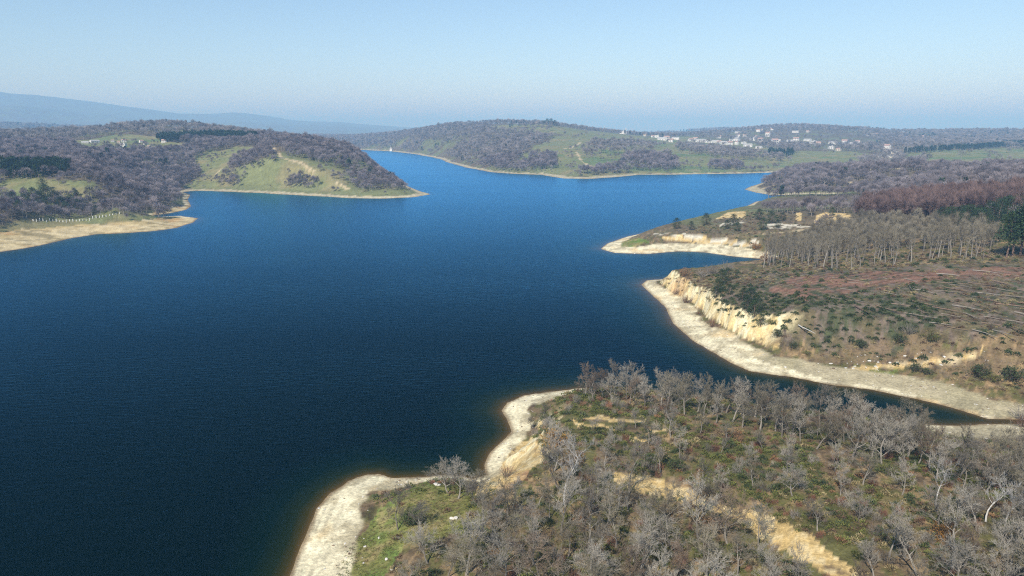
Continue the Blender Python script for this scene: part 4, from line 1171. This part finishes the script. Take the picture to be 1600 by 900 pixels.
# shrubs one by one
for kind, px, py, h, label in [
    ('twiggy', 1072, 474, 3.2, 'dark twiggy shrub on the beach under the yellow cliff, larger of the pair'), ('twiggy', 1056, 461, 2.6, 'dark twiggy shrub on the beach, nearer the tip of the cliff'), ('twiggy', 1113, 512, 3.0, 'lone russet shrub on the beach below the pale cliff faces'),
    ('twiggy', 1092, 492, 1.5, 'low dry shrub between the beach shrubs'), ('rust', 1070, 432, 3.6, 'reddish shrub on the cliff top at the cove'), ('orange', 868, 700, 3.6, 'orange-leaved bush above the small cove'), ('orange', 898, 722, 2.2, 'small orange bush right of the large orange bush'),
    ('twiggy', 793, 745, 2.4, 'thin twiggy shrub at the foot of the yellow cove bank'), ('rust', 1205, 388, 5.5, 'russet bush at the shore end of the spit'), ('orange', 1180, 390, 4.2, 'ochre bush beside the russet bush on the spit'), ('rust', 1196, 408, 4.0, 'low russet bush at the head of the spit beach'),
    ('rust', 1150, 682, 2.0, 'rust-red bush in the middle of the heath'), ('rust', 1155, 692, 1.6, 'smaller rust-red bush in front of the other on the heath'), ('green', 1098, 676, 1.8, 'bright green bush on the heath left of the rust-red bush'), ('green', 1062, 662, 1.7, 'green bush near the bare strips on the heath'),
    ('dark', 1015, 722, 1.8, 'dark green bush above the start of the yellow bank'), ('green', 1032, 832, 2.2, 'green bush under the yellow bank in the thicket'), ('green', 1028, 868, 1.8, 'green bush lower down in the middle thicket'), ('dark', 1055, 735, 2.2, 'dark bush on the edge above the yellow bank'),
    ('dark', 1430, 583, 2.4, 'dark low bush at the top of the olive beach, left'), ('dark', 1448, 586, 2.0, 'dark low bush at the top of the olive beach, right'), ('dark', 1530, 592, 3.6, 'large dark bush at the back of the olive beach'), ('green', 1550, 596, 2.4, 'green bush beside the large dark bush on the beach'), ('dark', 1580, 598, 4.2, 'dark bush at the right end of the olive beach'), ('grey', 1595, 655, 3.5, 'grey twiggy shrub at the end of the inlet'), ('twiggy', 1598, 668, 2.8, 'brown shrub on the sand below the inlet end'),
    ('dark', 1240, 545, 2.0, 'dark bush left of the fallen pale trunk'), ('dark', 1215, 530, 2.4, 'dark bush where the yellow cliff ends'), ('green', 1260, 553, 1.3, 'small green bush under the fallen pale trunk'), ('green', 1204, 510, 1.8, 'light green bush among the cliff pines'), ('grey', 1112, 428, 4.5, 'grey bare bush over the cove behind the cliff'), ('grey', 1135, 424, 4.5, 'grey bare bush at the cove mouth beside the grove'), ('grey', 1098, 432, 3.6, 'grey bare bush on the cove cliff, nearest the tip'),
    ('dark', 1345, 545, 2.6, 'dark round bush in front of the clearing'), ('dark', 1405, 540, 3.0, 'tall dark bush at the front edge of the clearing'), ('green', 1455, 535, 2.6, 'green bush on the mound before the clearing'), ('grey', 1420, 525, 3.2, 'grey twiggy bush in the front of the clearing'),
    ('dark', 640, 822, 2.2, 'dark evergreen bush under the bare oak by the beach'), ('dark', 655, 818, 1.8, 'dark bush right of the evergreen bush by the beach'), ('green', 720, 768, 2.0, 'green bush between the two trunks on the grass end'), ('orange', 770, 868, 1.6, 'low ochre bush beside the open grass'),
    ('dark', 676, 902, 1.6, 'dark bush at the foot of the oak in low grass'), ('grey', 1510, 700, 3.0, 'grey bush on the sandy inlet bank'), ('orange', 1470, 842, 2.0, 'ochre bush on the lower heath slope'), ('green', 1390, 742, 2.0, 'green bush under the back row of oaks'), ('rust', 905, 820, 2.0, 'rust bush under the white-barked tree'), ('rust', 1105, 830, 2.2, 'rust bush between the yellow bank and the thicket')]:
    place_tree('shrub', SHRUB[kind], px, py, h, 2.2, label, 'shrub', None, parts=('stem', 'foliage'), wide=1.15)

# ------------------------------------------------------------------ felled trunks
def log_mesh(seed, L, r, mat, branches=5):
    random.seed(seed)
    mb = MB()
    pts = [Vector((L * t, random.gauss(0, .05), random.gauss(0, .04) + r * .8)) for t in (0, .25, .5, .75, 1)]
    mb.tube(pts, [r, r * .9, r * .75, r * .6, r * .35], 6)
    mb.add([pts[0] + Vector((0, math.cos(k) * r, math.sin(k) * r)) for k in np.arange(6) * 1.047], [(5, 4, 3, 2, 1, 0)])
    for k in range(branches):
        s = pts[0].lerp(pts[-1], random.uniform(.3, .98))
        mb.spike(s, s + Vector((random.uniform(.2, .8), random.gauss(0, .6), random.uniform(.1, .6))) * L * .12, r * .28)
    return mb.mesh('log', [mat])


LOGS = [log_mesh(800 + i, 6.5, .13, M[m_], b) for i, (m_, b) in enumerate((('dead_wood', 7), ('brown_bark', 9), ('bark', 9), ('pine_bark', 6)))]
ROWS = [('upper', poly((1230, 440), (1400, 428), (1590, 418), (1590, 438), (1400, 446), (1280, 458))), ('middle', poly((1280, 462), (1400, 448), (1590, 440), (1590, 470), (1400, 480), (1300, 482))), ('lower', poly((1400, 485), (1590, 472), (1590, 515), (1450, 525)))]
for rn, P in ROWS:
    pts = dart(P, 4.2, 24, hash(rn) % 7 + len(rn))
    pts.sort(key=lambda p: to_px(p[0], p[1], 12)[0])
    for i, p in enumerate(pts):
        o = link('felled_trunk', LOGS[i % 4], loc=(p[0], p[1], g1(GZ, p[0], p[1]) + .1), rot=(0, 0, R(random.gauss(-58, 24))), scale=random.uniform(.7, 1.35))
        tag(o, '%s felled trunk lying in the %s part of the clearing, %s from left' % (('bleached', 'brown', 'grey', 'reddish')[i % 4], rn, ORD[i]), 'felled trunk', 'felled trunks in the %s part of the clearing' % rn)
x, y = hit([1247, 1272], [514, 543])
L = math.hypot(x[1] - x[0], y[1] - y[0])
o = link('fallen_tree', log_mesh(820, 10, .25, M['pale_bark'], 6), loc=(x[0], y[0], g1(GZ, x[0], y[0]) + .7), rot=(0, R(8), math.atan2(y[1] - y[0], x[1] - x[0])), scale=max(L / 10, .6))
tag(o, 'pale dead trunk lying on the slope above the beach', 'fallen tree')


# ------------------------------------------------------------------ boulders
def rock_mesh(seed):
    g = np.random.default_rng(seed)
    import bmesh
    bm = bmesh.new(); bmesh.ops.create_icosphere(bm, subdivisions=3, radius=1)
    ax = g.normal(size=(9, 3)); ax /= np.linalg.norm(ax, axis=1)[:, None]; lim = g.uniform(.55, .9, 9)
    for v in bm.verts:
        c = np.array(v.co)
        for a, l_ in zip(ax, lim):
            q = c @ a
            if q > l_:
                c = c - a * (q - l_)
        v.co = Vector(c * np.array((1.2, 1, .75)))
    me = bpy.data.meshes.new('boulder'); bm.to_mesh(me); bm.free(); me.materials.append(M['stone'])
    return me


ROCKS = [rock_mesh(i) for i in range(4)]
for i, (px, py, s, label) in enumerate([
    (681, 758, .55, 'white boulder at the end of the pale beach, left of a pair'), (686, 759, .45, 'white boulder at the beach end, right of a pair'), (706, 812, .45, 'white stone in the open grass, left of a pair'), (712, 812, .5, 'white stone in the open grass, right of a pair'),
    (604, 876, .35, 'small white stone in the grass below the lone oak'), (612, 892, .35, 'small white stone low in the grass near the corner'), (592, 842, .3, 'pale stone on the edge between grass and beach'), (1227, 575, .5, 'pale boulder alone on the olive beach'), (1478, 615, .3, 'small pale stone on the beach near the inlet'),
    (1205, 398, 1.1, 'white rock at the head of the spit, left of two'), (1212, 402, 1.0, 'white rock at the head of the spit, right of two'), (992, 397, .8, 'white rock at the waterline of the spit'), (1390, 568, .8, 'pale rock at the foot of the bank behind the beach, left'), (1372, 569, .7, 'pale rock at the foot of the bank behind the beach, centre'), (1358, 566, .9, 'pale rock at the foot of the bank by the fallen branch'),
    (1500, 318 + 32, 1.2, 'white stone at the edge of the russet wood'), (1487, 888, .35, 'white stone low in the near right corner')]):
    x, y = hit([px], [py])
    o = link('boulder', ROCKS[i % 4], loc=(x[0], y[0], g1(GZ, x[0], y[0]) + s * .2), rot=(0, 0, i * 1.3), scale=s * (.45 if 'foot of the bank' in label else .7))
    tag(o, label, 'rock')

# ------------------------------------------------------------------ row of white posts along the left shore wood
fx, fy = hit(np.linspace(52, 187, 27), np.interp(np.linspace(52, 187, 27), [52, 100, 140, 187], [346, 347.5, 345, 335]))
fence = link('fence', None, loc=(fx[0], fy[0], g1(GZ, fx[0], fy[0])))
tag(fence, 'row of short white posts along the wood edge on the left shore', 'fence')
pm = MB(); pm.tube([Vector((0, 0, -.4)), Vector((0, 0, 1.9)), Vector((0, 0, 2.05))], [.22, .2, .08], 8); pmesh = pm.mesh('post', [M['postpaint']])
for i in range(len(fx)):
    hgt = random.uniform(.35, .85)
    z = g1(GZ, fx[i], fy[i])
    link('post', pmesh, fence, loc=(fx[i] - fx[0], fy[i] - fy[0], z - fence.location.z), scale=(random.uniform(.8, 1.6), random.uniform(.8, 1.5), hgt))


# ------------------------------------------------------------------ houses
def house_meshes(L, Wd, H, rh, flat, wall, roof):
    w, r = MB(), MB()
    w.box((0, 0, H / 2 - .75), (L, Wd, H + 1.5))
    if not flat:
        w.add([(-L / 2, -Wd / 2, H), (-L / 2, Wd / 2, H), (-L / 2, 0, H + rh - .05), (L / 2, -Wd / 2, H), (L / 2, Wd / 2, H), (L / 2, 0, H + rh - .05)], [(0, 2, 1), (3, 4, 5)])
        e, t = .5, .25
        for s in (-1, 1):
            a = [(-L / 2 - e, s * (Wd / 2 + e), H - rh * e / (Wd / 2)), (L / 2 + e, s * (Wd / 2 + e), H - rh * e / (Wd / 2)), (L / 2 + e, 0, H + rh), (-L / 2 - e, 0, H + rh)]
            b = [(x, y, z + t) for x, y, z in a]
            r.add(a + b, [(0, 1, 2, 3), (7, 6, 5, 4), (0, 4, 5, 1), (1, 5, 6, 2), (3, 2, 6, 7), (0, 3, 7, 4)])
        r.box((L * .25, Wd * .18, H + rh * .9), (.8, .8, rh * 1.1))
    else:
        r.box((0, 0, H + .22), (L + .7, Wd + .7, .4)); r.box((L * .2, 0, H + 1.2), (L * .25, Wd * .35, 1.8))
    return w.mesh('house_wall', [wall]), r.mesh('house_roof', [roof])


WIN = plain_material('dark_glass', (.05, .06, .08), .2, 1, .2)
def window_mesh(w, h):
    mb = MB(); mb.box((0, 0, 0), (w, .12, h)); return mb.mesh('window', [WIN])


WINM = window_mesh(1.5, 1.5)
HT = [house_meshes(12, 9, 6, 2.4, False, M['whitewash'], M['rooftile']), house_meshes(10, 9, 8.5, 2.2, False, M['whitewash'], M['rooftile']), house_meshes(13, 10, 7, 0, True, M['whitewash'], M['greyroof']), house_meshes(22, 10, 5, 2.0, False, M['whitewash'], M['greyroof']), house_meshes(11, 9, 6, 2.2, False, M['cream'], M['rooftile'])]
HDIM = [(12, 9, 6), (10, 9, 8.5), (13, 10, 7), (22, 10, 5), (11, 9, 6)]
HSC = 1.25
HDESC = ['low white house with red roof', 'tall white house with red roof', 'flat-roofed white house', 'long white building with grey roof', 'cream house with red roof']


def place_house(t, px, py, s, label, group, D=None):
    if D is None:
        x, y = hit([px], [py]); x, y = x[0], y[0]; z = g1(GZ, x, y)
    else:
        x, y, z = at_d(px, py, D); z = g1(GZ, x, y)
    face = math.atan2(-x, y) + R(random.uniform(-35, 35))
    root = link('house', None, loc=(x, y, z), rot=(0, 0, face), scale=s * HSC)
    tag(root, label, 'house', group)
    wl = link('wall', HT[t][0], root); link('roof', HT[t][1], root)
    L, Wd, H = HDIM[t]
    for fl in range(max(1, int(H // 3))):
        for k in range(max(2, int(L // 4))):
            link('window', WINM, root, loc=(-L / 2 + (k + .5) * L / max(2, int(L // 4)), -Wd / 2 - .04, 1.6 + fl * 2.9))
    return root


HOUSES = [
    ('left hill hamlet', [(133, 224, 3, .55), (148, 223, 3, .75), (176, 222, 0, .5), (186, 224, 4, .5), (194, 222, 0, .7), (193, 229, 2, .75), (221, 223, 0, .6), (228, 226, 3, .4), (257, 223, 0, .75), (233, 231, 4, .5)]),
    ('hamlet by the slim tower', [(951, 207, 3, .8), (961, 208, 0, 1.0), (967, 208.5, 2, 1.1), (982, 209, 0, 1.0), (988, 209.5, 4, .8)]),
    ('near row of the village', [(1002, 212, 0, .8), (1008, 213, 4, .8), (1020, 215, 0, .7), (1027, 215.5, 2, .9), (1034, 219, 3, .9), (1041, 218.5, 0, 1.1), (1048, 222, 0, .9), (1055, 218, 3, .8), (1079, 221, 0, .9), (1087, 219.5, 0, .9), (1093, 222, 3, .9), (1103, 222.5, 3, 1.0), (1116, 223.5, 3, .9), (1124, 224.5, 0, .8)]),
    ('middle of the village', [(1123, 216, 0, .9), (1134, 226, 3, 1.0), (1140, 226.5, 0, .9), (1148, 220, 3, 1.1), (1153, 214.5, 1, .8), (1152, 208, 3, .7), (1164, 214, 0, .8), (1151, 226, 1, .7), (1162, 225, 2, .7), (1168, 229, 3, .8), (1176, 219.5, 2, 1.0), (1181, 215, 0, .7), (1188, 221, 0, 1.0), (1186, 232, 3, .6), (1200, 213.5, 1, 1.1), (1210, 224, 0, 1.2), (1214, 221, 3, .7)]),
    ('upper edge of the village', [(1185, 206, 0, .9), (1190, 204, 4, .8), (1206, 203.5, 0, .8), (1243, 207.5, 3, .8), (1262, 207, 4, .7)]),
    ('right end of the village', [(1234, 222, 3, .7), (1244, 220.5, 0, 1.1), (1262, 220.5, 3, .8), (1270, 225, 2, 1.0), (1277, 227.5, 0, 1.0), (1298, 233, 2, .8), (1301, 225, 3, .8), (1319, 226.5, 1, 1.1), (1329, 229, 3, 1.25), (1339, 226, 1, .9), (1310, 236, 4, .7)]),
    ('scattered houses on right hill', [(1361, 212.5, 3, 1.0), (1369, 212, 4, .9), (1386, 235, 1, 1.0), (1442, 216, 4, .9), (1585, 222.5, 3, 1.2), (1598, 221, 0, 1.3)])]
for place, hs in HOUSES:
    hs = sorted(hs)
    for i, (px, py, t, s) in enumerate(hs):
        place_house(t, px, py, s * (.6 if 'left' in place else .9), '%s, %s from left in the %s' % (HDESC[t], ORD[i], place), 'houses in the ' + place)

# farmyard with long pale sheds right of the village
for i, (px, py, L, label) in enumerate([(1380, 248, 26, 'long pale shed at the front of the farmyard by the green field'), (1392, 246, 30, 'longest pale shed of the farmyard by the green field'), (1399, 241, 16, 'short pale shed at the back of the farmyard by the green field')]):
    x, y = hit([px], [py]); x, y = x[0], y[0]
    hm = house_meshes(L, 10, 3.2, 1.6, False, M['cream'], M['concrete'])
    root = link('farm_shed', None, loc=(x, y, g1(GZ, x, y)), rot=(0, 0, math.atan2(-x, y) + R(8))); tag(root, label, 'shed', 'sheds of the farmyard by the green field')
    link('wall', hm[0], root); link('roof', hm[1], root)

# white hilltop building with its tower
x, y = hit([975], [209.5]); x, y = x[0], y[0]; z = g1(GZ, x, y)
mosque = link('hilltop_hall', None, loc=(x, y, z), rot=(0, 0, math.atan2(-x, y)), scale=.78)
tag(mosque, 'white hilltop hall with a slim pointed tower beside a low dome', 'building')
b = MB(); b.box((0, 0, 4.2), (20, 16, 10.4)); b.box((-13, 2, 2.2), (8, 12, 6.4)); link('wall', b.mesh('hall_wall', [M['whitewash']]), mosque)
b = MB()
for i in range(6):
    a0 = math.pi / 2 * i / 6; a1 = math.pi / 2 * (i + 1) / 6
    b.tube([Vector((0, 0, 9.3 + 5 * math.sin(a0))), Vector((0, 0, 9.3 + 5 * math.sin(a1)))], [7 * math.cos(a0), max(7 * math.cos(a1), .05)], 20, cap=i == 5)
link('dome', b.mesh('hall_dome', [M['greyroof']]), mosque)
b = MB(); b.tube([Vector((7, -9.8, -1)), Vector((7, -9.8, 17)), Vector((7, -9.8, 17.3)), Vector((7, -9.8, 18.2)), Vector((7, -9.8, 18.4)), Vector((7, -9.8, 22)), Vector((7, -9.8, 27))], [1.6, 1.4, 2.1, 2.1, 1.1, 1.1, .05], 12)
link('minaret', b.mesh('hall_minaret', [M['whitewash']]), mosque)

# small white water-level tower on the far shore
x, y = at_z(611, 236.2); x, y = float(x), float(y)
pump = link('intake_tower', None, loc=(x, y, 0)); tag(pump, 'small white tower standing at the water on the far shore', 'tower')
b = MB(); b.box((0, 0, 3), (7, 7, 8)); b.box((0, 0, 7.3), (8, 8, .6)); link('wall', b.mesh('tower_wall', [M['whitewash']]), pump)
b = MB(); b.box((0, 0, 8.8), (4.5, 4.5, 2.4)); b.add([(-2.8, -2.8, 10.02), (2.8, -2.8, 10.02), (2.8, 2.8, 10.02), (-2.8, 2.8, 10.02), (0, 0, 11.8)], [(0, 1, 4), (1, 2, 4), (2, 3, 4), (3, 0, 4), (3, 2, 1, 0)]); link('roof', b.mesh('tower_roof', [M['greyroof']]), pump)

# ------------------------------------------------------------------ haze
hz = MB(); hz.box((0, 0, 0), (1, 1, 1))
hm = hz.mesh('haze', [])
mt, nt, nd, lk = new_mat('haze')
out = N(nd, 'ShaderNodeOutputMaterial'); pv = N(nd, 'ShaderNodeVolumePrincipled')
pv.inputs['Color'].default_value = (.28, .555, .93, 1); pv.inputs['Absorption Color'].default_value = (.34, .29, 0, 1); pv.inputs['Density'].default_value = 1 / 4600; pv.inputs['Anisotropy'].default_value = -.1
lk.new(pv.outputs[0], out.inputs['Volume'])
hm.materials.append(mt)
ztop = float(GZ.max()) + 40
o = link('haze', hm, loc=(0, 0, (ztop - 4.2) / 2), scale=(64400, 64400, ztop + 4.2)); tag(o, 'thin blue haze over the lake and hills', None, kind='stuff')

# ------------------------------------------------------------------ light, sky, camera
SUN_EL = R(42); SH = Vector((.44, .90, 0)).normalized()     # shadows fall away from the camera and to the right
travel = Vector((SH.x * math.cos(SUN_EL), SH.y * math.cos(SUN_EL), -math.sin(SUN_EL)))
sl = bpy.data.lights.new('sun', 'SUN'); sl.energy = 4.6; sl.angle = R(.53); sl.color = (1, .96, .90)
so = link('sun', sl, loc=(-200, -400, 500)); so.rotation_euler = travel.to_track_quat('-Z', 'Y').to_euler()
world = bpy.data.worlds.new('World'); scene.world = world; world.use_nodes = True
wn = world.node_tree.nodes; wl = world.node_tree.links
bg = wn['Background']
sky = wn.new('ShaderNodeTexSky'); sky.sky_type = 'NISHITA'; sky.sun_disc = False
sky.sun_elevation = SUN_EL; sky.sun_rotation = math.atan2(-SH.x, -SH.y); sky.air_density = 1.0; sky.dust_density = .0; sky.ozone_density = 2.6; sky.altitude = 100
wl.new(sky.outputs[0], bg.inputs[0]); bg.inputs[1].default_value = .107
cam = bpy.data.cameras.new('camera'); cam.sensor_width = 36; cam.lens = FPX / 1600 * 36; cam.clip_start = 1; cam.clip_end = 90000
co = link('camera', cam, loc=(0, 0, CAMZ), rot=(math.pi / 2 - PITCH, 0, 0))
scene.camera = co
scene.view_settings.view_transform = 'Standard'; scene.view_settings.look = 'None'; scene.view_settings.gamma = 1; scene.view_settings.exposure = .41
scene.cycles.use_denoising = False; scene.cycles.use_adaptive_sampling = False; scene.cycles.filter_width = 1.1
scene.cycles.max_bounces = 5; scene.cycles.diffuse_bounces = 2; scene.cycles.glossy_bounces = 2; scene.cycles.volume_bounces = 1; scene.cycles.transparent_max_bounces = 4
